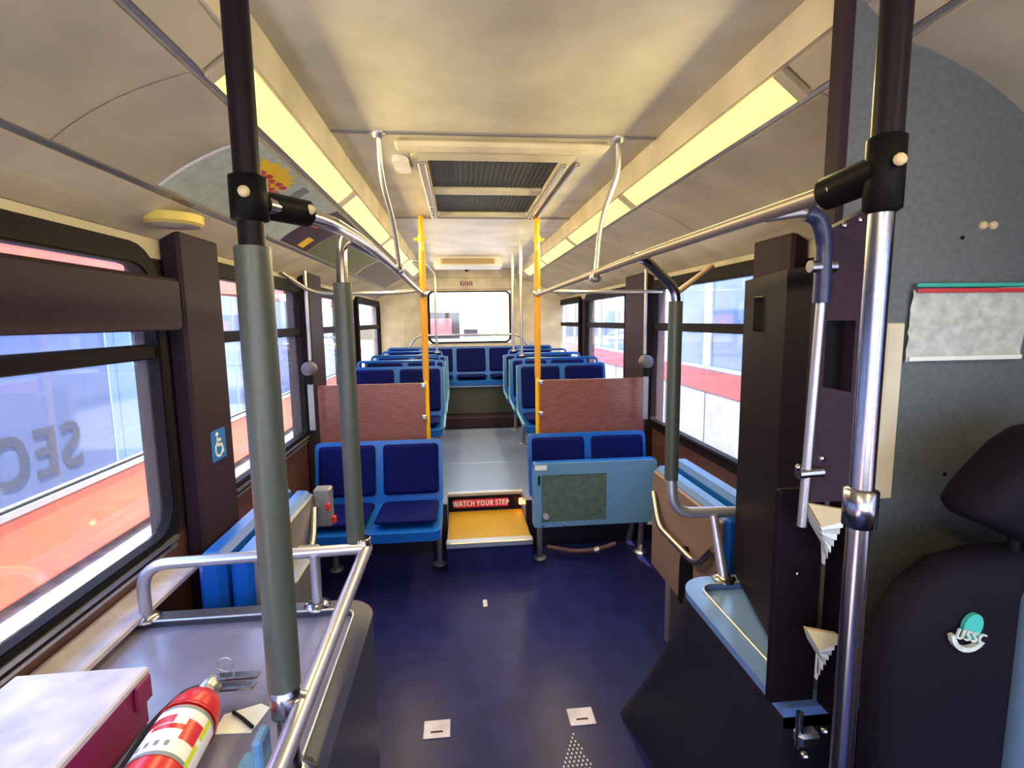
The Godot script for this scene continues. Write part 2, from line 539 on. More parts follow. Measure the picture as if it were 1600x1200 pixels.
func windows() -> void:
	window(1, -1, -0.13, 1.85, 0.10, "large near left window with rounded corners and a dark transom", 1.512, true)
	window(2, -1, 2.33, 3.45, 0.03, "left window behind the padded pole and the first dark pillar", 1.545, true)
	window(3, -1, 3.98, 4.72, 0.03, "narrow left window just past the second dark pillar")
	window(4, -1, 5.4, 6.78, 0.03, "rearmost left window beside the cream corner")
	window(5, 1, 2.24, 3.5, 0.03, "large right window beside the dark cabinet")
	window(6, 1, 4.13, 5.44, 0.03, "right window behind the right wood barrier")
	window(7, 1, 5.78, 7.0, 0.03, "rearmost right window beside the cream corner")
	# rear window
	var w := thing("window_8", "wide rear window under the fleet number", "window", Vector3.ZERO, "", "structure")
	var st := new_st()
	ring(st, rrect(-0.43, 0.71, 1.30, 2.01, 0.07), rrect(-0.40, 0.69, 1.32, 1.995, 0.06), Transform3D(Basis(), Vector3(0, 0, ZR)), 0.015, -0.06)
	obj("frame", st, M.frame, w)
	st = new_st()
	extrude(st, rrect(-0.40, 0.69, 1.32, 1.995, 0.06), Transform3D(Basis(), Vector3(0, 0, ZR)), -0.04, -0.046)
	obj("pane", st, M.glass, w)
	# tall dark pillars that stand proud of the side walls
	var k := 1
	for a in [[-1, 1.965, 2.27, "plum pillar on the left wall with the wheelchair sticker"], [-1, 3.52, 3.85, "dark pillar on the left wall beside the left wood barrier"], [1, 1.94, 2.22, "plum pillar on the right wall above the dark cabinet"], [1, 3.56, 4.0, "dark pillar on the right wall beside the right wood barrier"]]:
		st = new_st()
		var xw: float = XL if a[0] < 0 else XR
		b2(st, xw, xw - a[0] * 0.07, 0.02, 1.935, -a[1], -a[2], 0.012)
		tag(obj("trim_%d" % k, st, M.plum), a[3], "pillar", "", "structure")
		k += 1
	st = new_st()
	b2(st, XL, XL + 0.12, 0.75, 0.775, -0.2, -1.86, 0.006)  # sunlight on the strip is put into its near-white colour
	tag(obj("trim_5", st, M.lilac_white), "ledge strip coloured pale as if sunlit between the left window panel and the wheel housing", "trim", "", "structure")
	# deep dark casing across the near left window
	var b := thing("window_casing", "deep plum casing running across the upper near left window", "casing")
	st = new_st()
	b2(st, XL + 0.025, -0.95, 1.582, 1.757, 0.3, -1.895, 0.012)
	obj("body", st, M.plum, b)
	st = new_st()
	b2(st, XL + 0.03, -0.944, 1.582, 1.605, 0.3, -1.86, 0.004)
	obj("lower_lip", st, M.plum, b)
	st = new_st()
	b2(st, XL + 0.025, -0.953, 1.59, 1.75, -1.895, -1.915, 0.006)
	obj("end_cap", st, M.frame, b)
	# wheelchair sticker on the first pillar
	var s := thing("wheelchair_sticker", "blue wheelchair symbol sticker on the plum pillar", "sticker", Vector3(XL + 0.0705, 1.12, -2.13))
	var t := Transform3D(Basis(Vector3(0, 0, -1), Vector3.UP, Vector3.RIGHT), Vector3.ZERO)
	st = new_st()
	extrude(st, rrect(-0.06, 0.06, -0.062, 0.062, 0.01), t, 0.0, 0.002)
	obj("backing", st, M.sticker_blue, s)
	st = new_st()
	lathe(st, [Vector2(0, 0.003), Vector2(0.010, 0.003), Vector2(0.010, 0.001)], Transform3D(Basis(t.basis.x, t.basis.z, -t.basis.y), t * Vector3(-0.012, 0.042, 0)), 12)
	for seg in [[-0.012, 0.03, -0.012, -0.002], [-0.012, -0.002, 0.022, -0.002], [0.022, -0.002, 0.032, -0.038], [-0.012, 0.018, 0.016, 0.018]]:
		var p0 := Vector2(seg[0], seg[1])
		var p1 := Vector2(seg[2], seg[3])
		var nrm := (p1 - p0).normalized().orthogonal() * 0.005
		extrude(st, PackedVector2Array([p0 + nrm, p1 + nrm, p1 - nrm, p0 - nrm]), t, 0.001, 0.0035)
	for i in 12:
		var a0 := deg_to_rad(110 + i * 20.0)
		var a1 := deg_to_rad(130 + i * 20.0)
		var c := Vector2(-0.004, -0.018)
		extrude(st, PackedVector2Array([c + Vector2.from_angle(a0) * 0.032, c + Vector2.from_angle(a1) * 0.032, c + Vector2.from_angle(a1) * 0.024, c + Vector2.from_angle(a0) * 0.024]), t, 0.001, 0.0035)
	obj("symbol", st, M.white_print, s)

# ------------------------------------------------------------------ coves with lights and advert panels
func mirror(p: Vector2, s: int) -> Vector2:
	return p if s < 0 else Vector2(2 * CX - p.x, p.y)

func cove_sheet(st: SurfaceTool, s: int, pts: Array, z0: float, z1: float, lift: float, thick: float) -> void:
	var a := PackedVector2Array()
	var b := PackedVector2Array()
	for i in pts.size():
		var d: Vector2 = ((pts[mini(i + 1, pts.size() - 1)] as Vector2) - pts[maxi(i - 1, 0)]).normalized()
		var n := Vector2(d.y, -d.x)
		if n.y > 0.0: n = -n
		a.append(mirror(pts[i] + n * (lift + thick), s))
		b.append(mirror(pts[i] + n * lift, s))
	b.reverse()
	a.append_array(b)
	extrude(st, a, Transform3D(), z0, z1)

func on_ad(s: float) -> Vector2:   # s = 0 at the light, 1 at the lower edge
	var a := Vector2(-0.565, 2.143)
	var c := Vector2(-0.735, 2.098)
	var b := Vector2(-0.86, 1.998)
	return a.lerp(c, s).lerp(c.lerp(b, s), s)

func coves() -> void:
	var ad := []
	for i in 7: ad.append(on_ad(i / 6.0))
	var segs := [[-1.28, -2.52], [-2.56, -3.80], [-3.84, -5.08], [-5.12, -6.36], [1.26, 0.02]]  # last span is added ahead of the cover, unseen, to brighten the front
	for s in [-1, 1]:
		var side := "left" if s < 0 else "right"
		var t := thing("trim_6" if s < 0 else "trim_7", "cream cove moulding with advert panels above the %s windows" % side, "cove", Vector3.ZERO, "", "structure")
		var prof := PackedVector2Array()
		for p in [Vector2(-0.455, 2.302), Vector2(-0.463, 2.205), Vector2(-0.478, 2.203), Vector2(-0.49, 2.215), Vector2(-0.548, 2.165), Vector2(-0.54, 2.15), Vector2(-0.556, 2.146)] + ad.slice(1, 6) + [Vector2(-0.866, 1.992), Vector2(-0.95, 1.955), Vector2(-1.055, 1.895), Vector2(-1.055, 2.402), Vector2(-0.455, 2.402)]:
			prof.append(mirror(p, s))
		var st := new_st()
		extrude(st, prof, Transform3D(), ZF, ZR)
		obj("cove_body", st, M.cream, t)
		for a in [[Vector2(-0.545, 2.151), Vector2(-0.556, 2.147)], [Vector2(-0.86, 1.996), Vector2(-0.872, 1.99)]]:
			st = new_st()
			cove_sheet(st, s, a, ZF, -6.6, 0.0, 0.006)
			obj("moulding_strip", st, M.aluminium, t)
		st = new_st()
		cove_sheet(st, s, [Vector2(-0.878, 1.986), Vector2(-0.962, 1.948), Vector2(-1.045, 1.902)], ZF, -6.8, 0.0, 0.004)
		obj("lower_cove_bounce", st, M.cream_wall, t)  # lighter colour stands in for light bouncing up from the windows
		for k in 6:
			st = new_st()
			var z0 := 0.0 - 1.24 * k + 0.0
			cove_sheet(st, s, ad, z0 - 0.004, maxf(z0 - 1.236, -6.9), 0.001, 0.004)
			obj("advert_panel", st, M.panel_tan, t)
		# blank cover ahead of the lights
		st = new_st()
		cove_sheet(st, s, [Vector2(-0.476, 2.204), Vector2(-0.543, 2.151)], -0.02, -1.24, -0.002, 0.008)
		obj("blank_cover", st, M.panel_tan, t)
		var names := ["nearest", "second", "third", "rearmost", "added_unseen_foremost"]
		for k in 5:
			var l := thing("ceiling_light", "%s of the yellow strip lights along the %s cove" % [names[k], side], "light", Vector3.ZERO, "strip lights along the %s cove" % side)
			st = new_st()
			cove_sheet(st, s, [Vector2(-0.476, 2.204), Vector2(-0.512, 2.173), Vector2(-0.545, 2.150)], segs[k][0], segs[k][1], -0.004, 0.010)
			obj("lens", st, M.lens, l)
			for z in [segs[k][0], segs[k][1]]:
				st = new_st()
				cove_sheet(st, s, [Vector2(-0.474, 2.206), Vector2(-0.548, 2.149)], z + 0.018, z - 0.018, -0.006, 0.016)
				obj("end_cap", st, M.panel_tan, l)
			var n := Vector2(0.62 * -s, -0.78)
			var al := AreaLight3D.new()
			al.name = "lamp"
			al.area_size = Vector2(1.18, 0.075)
			al.light_energy = 0.95
			al.light_color = Color(1.0, 0.90, 0.62)
			al.set("area_range", 12.0)
			al.set("area_attenuation", 2.0)
			al.shadow_enabled = true
			l.add_child(al)
			var pos := mirror(Vector2(-0.51, 2.176), s) + n * 0.022
			var zz := -Vector3(n.x, n.y, 0)
			al.transform = Transform3D(Basis(Vector3.BACK, zz.cross(Vector3.BACK), zz), Vector3(pos.x, pos.y, (segs[k][0] + segs[k][1]) / 2))
	# posters on the left panels
	poster("advert_poster", "pale advert poster with a yellow starburst on the left cove", -1.62, -2.62, M.poster_pale, 0)
	poster("advert_poster", "dark red and black advert strip on the left cove past the starburst poster", -2.62, -3.05, M.poster_dark, 1)
	poster("advert_poster", "olive green advert poster on the left cove above the window rail", -3.07, -4.4, M.poster_green, 2)
	poster("advert_poster", "slate grey advert poster farthest back on the left cove", -4.5, -6.2, M.poster_grey, 2)

func poster(called: String, label: String, z0: float, z1: float, m: Material, art: int) -> void:
	var o := thing(called, label, "poster", Vector3.ZERO, "adverts on the left cove")
	var pts := []
	for i in 7: pts.append(on_ad(0.03 + 0.94 * i / 6.0))
	var st := new_st()
	cove_sheet(st, -1, pts, z0, z1, 0.006, 0.0015)
	obj("sheet", st, m, o)
	if art == 0:
		st = new_st()
		cove_sheet(st, -1, pts, z0 + 0.004, z0 - 0.008, 0.006, 0.003)
		obj("edge", st, M.white_print, o)
		# flat print follows the curve of the sheet: u along the bus, v down the panel
		var star := PackedVector2Array()
		for i in 28:
			star.append(Vector2(-1.93, 0.23) + Vector2.from_angle(TAU * i / 28) * Vector2(0.20, 0.22) * (1.0 if i % 2 else 0.76))
		print_shape(o, "starburst", star, M.print_yellow, 0.0085)
		var rng := RandomNumberGenerator.new()
		rng.seed = 5
		for row in 3:
			for i in 5:
				var c := Vector2(-1.88 - 0.05 * i - row * 0.02, 0.24 + row * 0.11 + rng.randf() * 0.03)
				var q := PackedVector2Array()
				for k in 10: q.append(c + Vector2.from_angle(TAU * k / 10) * Vector2(0.024, 0.045) * rng.randf_range(0.75, 1.1))
				print_shape(o, "lettering_blot", q, M.print_red, 0.0095)
		for i in 9:
			var c := Vector2(-2.28 - 0.04 * i, 0.42 + 0.03 * (i % 3))
			var q := PackedVector2Array()
			for k in 9: q.append(c + Vector2.from_angle(TAU * k / 9) * Vector2(0.022, 0.10) * rng.randf_range(0.7, 1.1))
			print_shape(o, "lettering_blot", q, M.print_red, 0.009)
		print_shape(o, "grey_band", PackedVector2Array([Vector2(-2.15, 0.05), Vector2(-2.22, 0.05), Vector2(-2.34, 0.6), Vector2(-2.24, 0.6)]), M.grey_print, 0.0085)
	elif art == 1:
		print_shape(o, "yellow_block", PackedVector2Array([Vector2(-2.85, 0.7), Vector2(-2.95, 0.7), Vector2(-2.95, 0.95), Vector2(-2.85, 0.95)]), M.print_yellow, 0.0085)
		print_shape(o, "red_block", PackedVector2Array([Vector2(-2.66, 0.15), Vector2(-2.78, 0.15), Vector2(-2.78, 0.5), Vector2(-2.66, 0.5)]), M.print_red, 0.0085)

func print_shape(parent: Node, called: String, p: PackedVector2Array, m: Material, lift: float) -> void:
	var tri := Geometry2D.triangulate_polygon(p)
	var st := new_st()
	for i in range(0, tri.size(), 3):
		var f := []
		for k in 3:
			var v := p[tri[i + k]]
			f.append(v)
		# split finely so that it bends with the sheet
		split(st, f[0], f[1], f[2], lift, 2)
	obj(called, st, m, parent)

func split(st: SurfaceTool, a: Vector2, b: Vector2, c: Vector2, lift: float, depth: int) -> void:
	if depth == 0:
		var q := []
		for v in [a, b, c]:
			var s := on_ad(0.03 + 0.94 * clampf(v.y, 0, 1))
			var d := (on_ad(minf(v.y + 0.02, 1.0)) - on_ad(maxf(v.y - 0.02, 0.0))).normalized()
			var n := Vector2(-d.y, d.x)
			if n.y > 0: n = -n
			q.append(Vector3(s.x + n.x * lift, s.y + n.y * lift, v.x))
		poly(st, q, Vector3(0.6, -0.8, 0))
		return
	var ab := (a + b) / 2
	var bc := (b + c) / 2
	var ca := (c + a) / 2
	split(st, a, ab, ca, lift, depth - 1)
	split(st, ab, b, bc, lift, depth - 1)
	split(st, ca, bc, c, lift, depth - 1)
	split(st, ab, bc, ca, lift, depth - 1)

# ------------------------------------------------------------------ things on the ceiling
func ceiling_fittings() -> void:
	var h := thing("roof_hatch", "roof hatch with two dark mesh panels in a cream frame", "hatch")
	var st := new_st()
	var up := Transform3D(Basis(Vector3.RIGHT, Vector3.FORWARD, Vector3.UP), Vector3.ZERO)   # local y = towards the rear, z = up
	ring(st, rrect(-0.19, 0.52, 2.27, 3.57, 0.03), rrect(-0.125, 0.47, 2.345, 3.52, 0.02), up, 2.294, 2.34)
	obj("frame", st, M.cream, h)
	for a in [[-0.165, -0.13, 2.278], [0.475, 0.50, 2.278], [0.535, 0.56, 2.283]]:
		st = new_st()
		b2(st, a[0], a[1], a[2], a[2] + 0.016, -2.36, -3.56, 0.005)
		obj("side_rail", st, M.aluminium, h)
	st = new_st()
	b2(st, -0.125, 0.47, 2.304, 2.33, -2.885, -3.0, 0.006)
	obj("cross_bar", st, M.cream, h)
	for a in [[-2.335, -2.90], [-3.0, -3.52]]:
		st = new_st()
		b2(st, -0.125, 0.47, 2.320, 2.335, a[0], a[1])
		for i in 24: b2(st, -0.125 + 0.0248 * i, -0.12 + 0.0248 * i, 2.317, 2.322, a[0], a[1])
		obj("mesh_panel", st, M.mesh_dark, h)
	st = new_st()
	b2(st, -0.125, 0.47, 2.338, 2.37, -2.3, -3.55)
	obj("lid", st, M.black, h)
	bolts([Vector3(-0.15, 2.277, -3.2), Vector3(-0.15, 2.277, -3.4), Vector3(0.49, 2.277, -3.5)], Vector3.DOWN, 0.012, h, M.chrome)
	st = new_st()
	b2(st, -0.235, 0.62, 2.278, 2.302, -2.10, -2.19, 0.01)
	tag(obj("ceiling_bar", st, M.lilac_white), "pale yellowish bar across the ceiling ahead of the roof hatch", "bar")
	(get_node("ceiling_bar") as MeshInstance3D).material_override = M.cream_wall
	st = new_st()
	extrude(st, rrect(-0.035, 0.035, -0.10, 0.10, 0.034), Transform3D(Basis(Vector3.RIGHT, Vector3.BACK, Vector3.DOWN), Vector3(-0.235, 2.303, -2.4)), 0.0, 0.025)
	tag(obj("ceiling_sensor", st, M.ceiling_white), "small white oval cover on the ceiling left of the roof hatch", "cover")
	# air grille near the rear
	var g := thing("air_grille", "small brown air grille in a white box on the ceiling near the rear window", "vent")
	st = new_st()
	extrude(st, PackedVector2Array([Vector2(5.78, 2.205), Vector2(5.74, 2.30), Vector2(6.3, 2.30), Vector2(6.2, 2.205)]), side_plane(0.0), -0.27, 0.49)
	obj("housing", st, M.ceiling_white, g)
	st = new_st()
	extrude(st, rrect(-0.19, 0.41, 2.222, 2.282, 0.015), Transform3D(Basis(), Vector3(0, 0, -5.768)), 0.0, 0.03)
	obj("backing", st, M.paper_tan, g)
	for i in 5:
		st = new_st()
		b2(st, -0.17, 0.39, 2.228 + 0.011 * i, 2.233 + 0.011 * i, -5.735, -5.742)
		obj("louvre", st, M.tan_back, g)
	st = new_st()
	lathe(st, [Vector2(0.03, 0.0), Vector2(0.03, -0.02), Vector2(0.022, -0.04), Vector2(0, -0.05)], Transform3D(Basis(), Vector3(0.11, 2.30, -6.95)), 16)
	tag(obj("dome_camera", st, M.black), "tiny black dome camera above the fleet number", "camera")
	# disc on the left cove
	var d := thing("disc_lamp", "flat yellow disc on the left cove above the plum pillar", "lamp", Vector3(-0.93, 1.927, -1.84))
	var tilt := Transform3D()
	st = new_st()
	lathe(st, [Vector2(0.09, 0.03), Vector2(0.09, 0.004), Vector2(0.078, -0.004)], tilt, 32, false)
	obj("rim", st, M.disc_yellow, d)
	st = new_st()
	lathe(st, [Vector2(0.078, -0.004), Vector2(0.05, -0.008), Vector2(0, -0.009)], tilt, 32)
	obj("cover", st, M.cream_wall, d)

# ------------------------------------------------------------------ wheel housings
func wheel_housings() -> void:
	for s in [-1, 1]:
		var xi := -0.275 if s < 0 else 0.685
		var xo := XL + 0.005 if s < 0 else XR - 0.005
		var zf := -1.535
		var h := thing("wheel_housing", "grey metal wheel housing with a raised rim under the fire extinguisher" if s < 0 else "dark wheel housing with rim and plate tinted like sky reflection below the right rail", "housing")
		var xa := minf(xi, xo)
		var xb := maxf(xi, xo)
		# plan outline: rounded at the far inner corner
		var outl := PackedVector2Array()
		var inn := PackedVector2Array()
		var r := 0.10
		for i in 9:
			var a := PI / 2 * i / 8.0
			var cx: float = xi + r * s
			outl.append(Vector2(cx - s * r * cos(a), -zf - r + r * sin(a)))
			inn.append(Vector2(cx - s * (r - 0.055) * cos(a), -zf - r + (r - 0.055) * sin(a)))
		var ne := 0.2 if s < 0 else 0.96
		outl.append(Vector2(xo, -zf)); outl.append(Vector2(xo, ne)); outl.append(Vector2(xi, ne))
		inn.append(Vector2(xo - s * 0.03, -zf - 0.055)); inn.append(Vector2(xo - s * 0.03, ne + 0.03)); inn.append(Vector2(xi + s * 0.055, ne + 0.03))
		var up := Transform3D(Basis(Vector3.RIGHT, Vector3.FORWARD, Vector3.UP), Vector3.ZERO)
		var st := new_st()
		if s < 0:
			extrude(st, outl, up, 0.0, 0.728)
		else:
			# the dark skirt flares out towards the floor at its far inner corner
			var base := [Vector2(0.665, 1.40), Vector2(0.655, 1.62), Vector2(0.632, 1.74), Vector2(0.612, 1.82), Vector2(0.612, 1.865), Vector2(0.65, 1.88), Vector2(0.70, 1.83), Vector2(0.77, 1.72), Vector2(0.86, 1.60), Vector2(xo, 1.535), Vector2(xo, ne), Vector2(0.665, ne)]
			var rows := 8
			for k in outl.size():
				var j := (k + 1) % outl.size()
				for i in rows:
					var q := []
					for e in [[k, i], [j, i], [j, i + 1], [k, i + 1]]:
						var f: float = float(e[1]) / rows
						var v: Vector2 = base[e[0]].lerp(outl[e[0]], 1.0 - pow(1.0 - f, 1.3))
						q.append(Vector3(v.x, 0.728 * f, -v.y))
					var mid: Vector3 = (q[0] + q[2]) / 2.0
					poly(st, q, mid - Vector3(1.0, mid.y, -1.25), 1 if k < 9 else -1)
			extrude(st, outl, up, 0.70, 0.728)
		obj("body", st, M.skirt if s > 0 else M.housing_rim, h)
		st = new_st()
		ring(st, outl, inn, up, 0.728, 0.75)
		obj("rim", st, M.housing_rim if s < 0 else M.housing_sky_tint, h)
		st = new_st()
		extrude(st, inn, up, 0.727, 0.733)
		obj("top_plate", st, M.housing if s < 0 else M.housing_sky_tint, h)
		st = new_st()
		for i in inn.size() - 3:
			var p := Vector3(inn[i].x, 0.752, -inn[i].y)
			var q := Vector3(inn[i + 1].x, 0.752, -inn[i + 1].y)
			rod(st, p, q, 0.004, 6)
		rod(st, Vector3(inn[-1].x, 0.752, -inn[-1].y), Vector3(inn[0].x, 0.752, -inn[0].y), 0.004, 6)
		obj("rim_bead", st, M.aluminium, h)
		# rail round the far edge
		var xp := -0.315 if s < 0 else 0.69
		if s < 0:
			var rl := thing("guard_rail", "chrome guard rail round the left wheel housing", "rail")
			st = new_st()
			tube(st, fillet([Vector3(-0.93, 0.752, -1.50), Vector3(-0.93, 0.915, -1.50), Vector3(-0.31, 0.915, -1.53)], 0.09), 0.017)
			obj("cross_tube", st, M.rail_silver, rl)
			st = new_st()
			tube(st, [Vector3(-0.305, 0.905, -1.56), Vector3(-0.30, 0.905, -0.2)], 0.018)
			obj("side_tube", st, M.rail_silver, rl)
			st = new_st()
			rod(st, Vector3(-0.45, 0.752, -1.51), Vector3(-0.45, 0.912, -1.515), 0.015)
			obj("post", st, M.rail_silver, rl)
			for p in [Vector3(-0.45, 0.752, -1.51), Vector3(-0.93, 0.752, -1.50)]:
				st = new_st()
				lathe(st, [Vector2(0.038, -0.004), Vector2(0.038, 0.004), Vector2(0.018, 0.012)], Transform3D(Basis(), p), 16)
				obj("foot", st, M.chrome, rl)
			st = new_st()
			lathe(st, [Vector2(0.022, -0.03), Vector2(0.026, -0.028), Vector2(0.026, 0.028), Vector2(0.022, 0.03)], Transform3D(Basis(), Vector3(-0.315, 0.912, -1.55)), 16)
			obj("tee", st, M.chrome, rl)
			bolts([Vector3(-0.48, 0.757, -1.51), Vector3(-0.42, 0.757, -1.51)], Vector3.UP, 0.006, rl, M.chrome)
		else:
			var rl := thing("guard_rail", "chrome guard rail bending from the right padded stanchion over the dark housing", "rail")
			st = new_st()
			tube(st, fillet([Vector3(0.70, 1.08, -1.62), Vector3(0.705, 0.945, -1.61), Vector3(0.945, 0.94, -1.60)], 0.12), 0.0185)
			obj("bent_tube", st, M.rail_silver, rl)
			st = new_st()
			rod(st, Vector3(0.84, 0.745, -1.51), Vector3(0.84, 0.935, -1.59), 0.016)
			obj("post", st, M.rail_silver, rl)
			st = new_st()
			lathe(st, [Vector2(0.038, -0.004), Vector2(0.038, 0.004), Vector2(0.018, 0.012)], Transform3D(Basis(), Vector3(0.84, 0.752, -1.51)), 16)
			obj("foot", st, M.chrome, rl)
			bolts([Vector3(0.81, 0.757, -1.51), Vector3(0.87, 0.757, -1.51)], Vector3.UP, 0.006, rl, M.chrome)

# ------------------------------------------------------------------ poles and rails
func poles() -> void:
	var st := new_st()
	# near left padded pole
	var p := thing("padded_pole", "tall near pole wrapped in thick grey-green foam beside the left wheel housing", "pole")
	rod(st, Vector3(-0.335, 1.70, -0.9), Vector3(-0.335, 2.30, -0.9), 0.0205, 18)
	obj("upper_sleeve", st, M.foam_dark, p)
	st = new_st()
	rod(st, Vector3(-0.335, 0.945, -0.9), Vector3(-0.335, 1.725, -0.9), 0.0285, 24)
	obj("foam_sleeve", st, M.foam, p)
	st = new_st()
	rod(st, Vector3(-0.335, 0.752, -0.9), Vector3(-0.335, 0.95, -0.9), 0.018, 16)
	lathe(st, [Vector2(0.019, 0.885), Vector2(0.027, 0.89), Vector2(0.027, 0.935), Vector2(0.019, 0.945)], Transform3D(Basis(), Vector3(-0.335, 0, -0.9)), 18)
	tube(st, [Vector3(-0.335, 0.912, -0.9), Vector3(-0.30, 0.906, -0.9)], 0.02)
	obj("lower_fitting", st, M.chrome, p)
	st = new_st()
	lathe(st, [Vector2(0.045, 0.75), Vector2(0.045, 0.762), Vector2(0.02, 0.775)], Transform3D(Basis(), Vector3(-0.335, 0, -0.9)), 20)
	obj("base_flange", st, M.chrome, p)
	st = new_st()
	lathe(st, [Vector2(0.021, 1.765), Vector2(0.029, 1.768), Vector2(0.029, 1.835), Vector2(0.021, 1.838)], Transform3D(Basis(), Vector3(-0.335, 0, -0.9)), 18)
	obj("clamp_collar", st, M.black, p)
	# overhead left rail
	var r := thing("overhead_rail", "left overhead grab rail running from the padded pole to the yellow pole", "rail")
	st = new_st()
	tube(st, fillet([Vector3(-0.315, 1.795, -0.91), Vector3(-0.255, 1.80, -1.08), Vector3(-0.285, 1.845, -1.62), Vector3(-0.275, 1.835, -2.3), Vector3(-0.25, 1.79, -3.54)], 0.25, 8), 0.0155)
	obj("tube", st, M.chrome, r)
	st = new_st()
	tube(st, [Vector3(-0.335, 1.797, -0.90), Vector3(-0.275, 1.80, -1.005)], 0.024, 12)
	obj("clamp", st, M.black, r)
	bolts([Vector3(-0.33, 1.806, -0.868), Vector3(-0.262, 1.803, -0.985)], Vector3(0.25, 0.1, 1), 0.009, r, M.paper_tan)
	# second padded pole, left
	p = thing("padded_pole", "second padded pole at the far corner of the left wheel housing", "pole")
	st = new_st()
	rod(st, Vector3(-0.335, 0.93, -1.55), Vector3(-0.335, 1.715, -1.55), 0.0265, 20)
	obj("foam_sleeve", st, M.foam, p)
	st = new_st()
	tube(st, fillet([Vector3(-0.335, 1.70, -1.55), Vector3(-0.335, 1.85, -1.56), Vector3(-0.285, 1.84, -1.98), Vector3(-0.279, 1.838, -2.02)], 0.14), 0.0155)
	obj("bent_top", st, M.chrome, p)
	# ceiling droppers
	for a in [["left", [Vector3(-0.285, 2.30, -2.045), Vector3(-0.285, 2.15, -2.09), Vector3(-0.262, 2.0, -2.25), Vector3(-0.262, 1.835, -2.38)]], ["right", [Vector3(0.632, 2.30, -2.045), Vector3(0.640, 2.19, -2.05), Vector3(0.565, 1.98, -2.05), Vector3(0.535, 1.765, -2.0)]]]:
		var d := thing("ceiling_dropper", "bent chrome dropper joining the ceiling to the %s overhead rail" % a[0], "rod")
		st = new_st()
		tube(st, fillet(a[1], 0.08), 0.0100)
		obj("rod", st, M.aluminium, d)
		st = new_st()
		lathe(st, [Vector2(0.013, -0.02), Vector2(0.03, -0.006), Vector2(0.03, 0.002)], Transform3D(Basis(), a[1][0]), 16)
		obj("ceiling_cup", st, M.aluminium, d)
		st = new_st()
		lathe(st, [Vector2(0.014, -0.022), Vector2(0.021, -0.02), Vector2(0.021, 0.02), Vector2(0.014, 0.022)], Transform3D(Basis(Vector3.RIGHT, PI / 2), a[1][3]), 14)
		obj("rail_clamp", st, M.aluminium, d)
	# overhead right rail
	r = thing("overhead_rail", "right overhead grab rail running from the driver pole to the yellow pole", "rail")
	st = new_st()
	tube(st, [Vector3(0.545, 1.78, -0.70), Vector3(0.53, 1.782, -1.4), Vector3(0.535, 1.775, -3.54)], 0.0125)
	obj("tube", st, M.rail_dull, r)
	st = new_st()
	tube(st, [Vector3(0.56, 1.79, -0.65), Vector3(0.545, 1.78, -0.735)], 0.024, 12)
	obj("clamp", st, M.black, r)
	bolts([Vector3(0.556, 1.795, -0.62), Vector3(0.533, 1.782, -0.71)], Vector3(-0.2, 0.1, 1), 0.008, r, M.paper_tan)
	# right padded stanchion
	p = thing("padded_pole", "slim padded stanchion at the far corner of the right wheel housing", "pole")
	st = new_st()
	rod(st, Vector3(0.70, 1.06, -1.62), Vector3(0.70, 1.655, -1.62), 0.0225, 18)
	obj("foam_sleeve", st, M.foam, p)
	st = new_st()
	tube(st, fillet([Vector3(0.70, 1.63, -1.62), Vector3(0.70, 1.69, -1.62), Vector3(0.585, 1.79, -1.60), Vector3(0.535, 1.785, -1.55)], 0.07), 0.0155)
	obj("bent_top", st, M.chrome, p)
	st = new_st()
	tube(st, [Vector3(0.71, 1.685, -1.63), Vector3(0.96, 1.795, -1.90)], 0.010)
	obj("brace", st, M.tan_back, p)
	# yellow poles
	for s in [-1, 1]:
		var x := -0.24 if s < 0 else 0.54
		p = thing("yellow_pole", "%s of the two yellow poles beside the wood barriers" % ("left" if s < 0 else "right"), "pole", Vector3(x, 0, -3.56))
		st = new_st()
		rod(st, Vector3(0, 0.34, 0), Vector3(0, 2.30, 0), 0.0175, 16)
		obj("tube", st, M.yellow, p)
		st = new_st()
		rod(st, Vector3(0, 1.20, 0), Vector3(0, 1.77, 0), 0.0215, 16)
		obj("sleeve", st, M.amber, p)
		st = new_st()
		rod(st, Vector3(0, 1.81, 0), Vector3(0, 2.07, 0), 0.0215, 16)
		obj("sleeve", st, M.amber, p)
		st = new_st()
		rod(st, Vector3(0, 2.13, 0), Vector3(0, 2.17, 0), 0.026, 16)
		rod(st, Vector3(0, 2.15, 0), Vector3(0.05 * s, 2.145, 0), 0.012, 10)
		obj("stub", st, M.yellow, p)
		st = new_st()
		lathe(st, [Vector2(0.018, 1.765), Vector2(0.027, 1.768), Vector2(0.027, 1.808), Vector2(0.018, 1.812)], Transform3D(), 16)
		obj("collar", st, M.aluminium, p)
		# lateral rail from the wall to the pole
		var rr := thing("cross_rail", "thin chrome rail across the %s side above the wood barrier" % ("left" if s < 0 else "right"), "rail")
		st = new_st()
		var xw := XL + 0.0 if s < 0 else XR
		var near := -0.26 if s < 0 else 0.56
		if s < 0:
			tube(st, fillet([Vector3(-1.04, 1.90, -3.2), Vector3(-0.93, 1.79, -3.42), Vector3(-0.42, 1.785, -3.42), Vector3(near, 1.81, -3.52)], 0.1), 0.0125)
		else:
			tube(st, fillet([Vector3(XR, 1.785, -3.42), Vector3(0.76, 1.785, -3.42), Vector3(near, 1.80, -3.52)], 0.1), 0.0125)
		obj("tube", st, M.aluminium, rr)
		st = new_st()
		var xv := -0.968 if s < 0 else 1.265
		rod(st, Vector3(xv, 1.36, -3.42), Vector3(xv, 1.93, -3.42), 0.011)
		obj("upright", st, M.aluminium, rr)
	# rear stanchions
	var i := 0
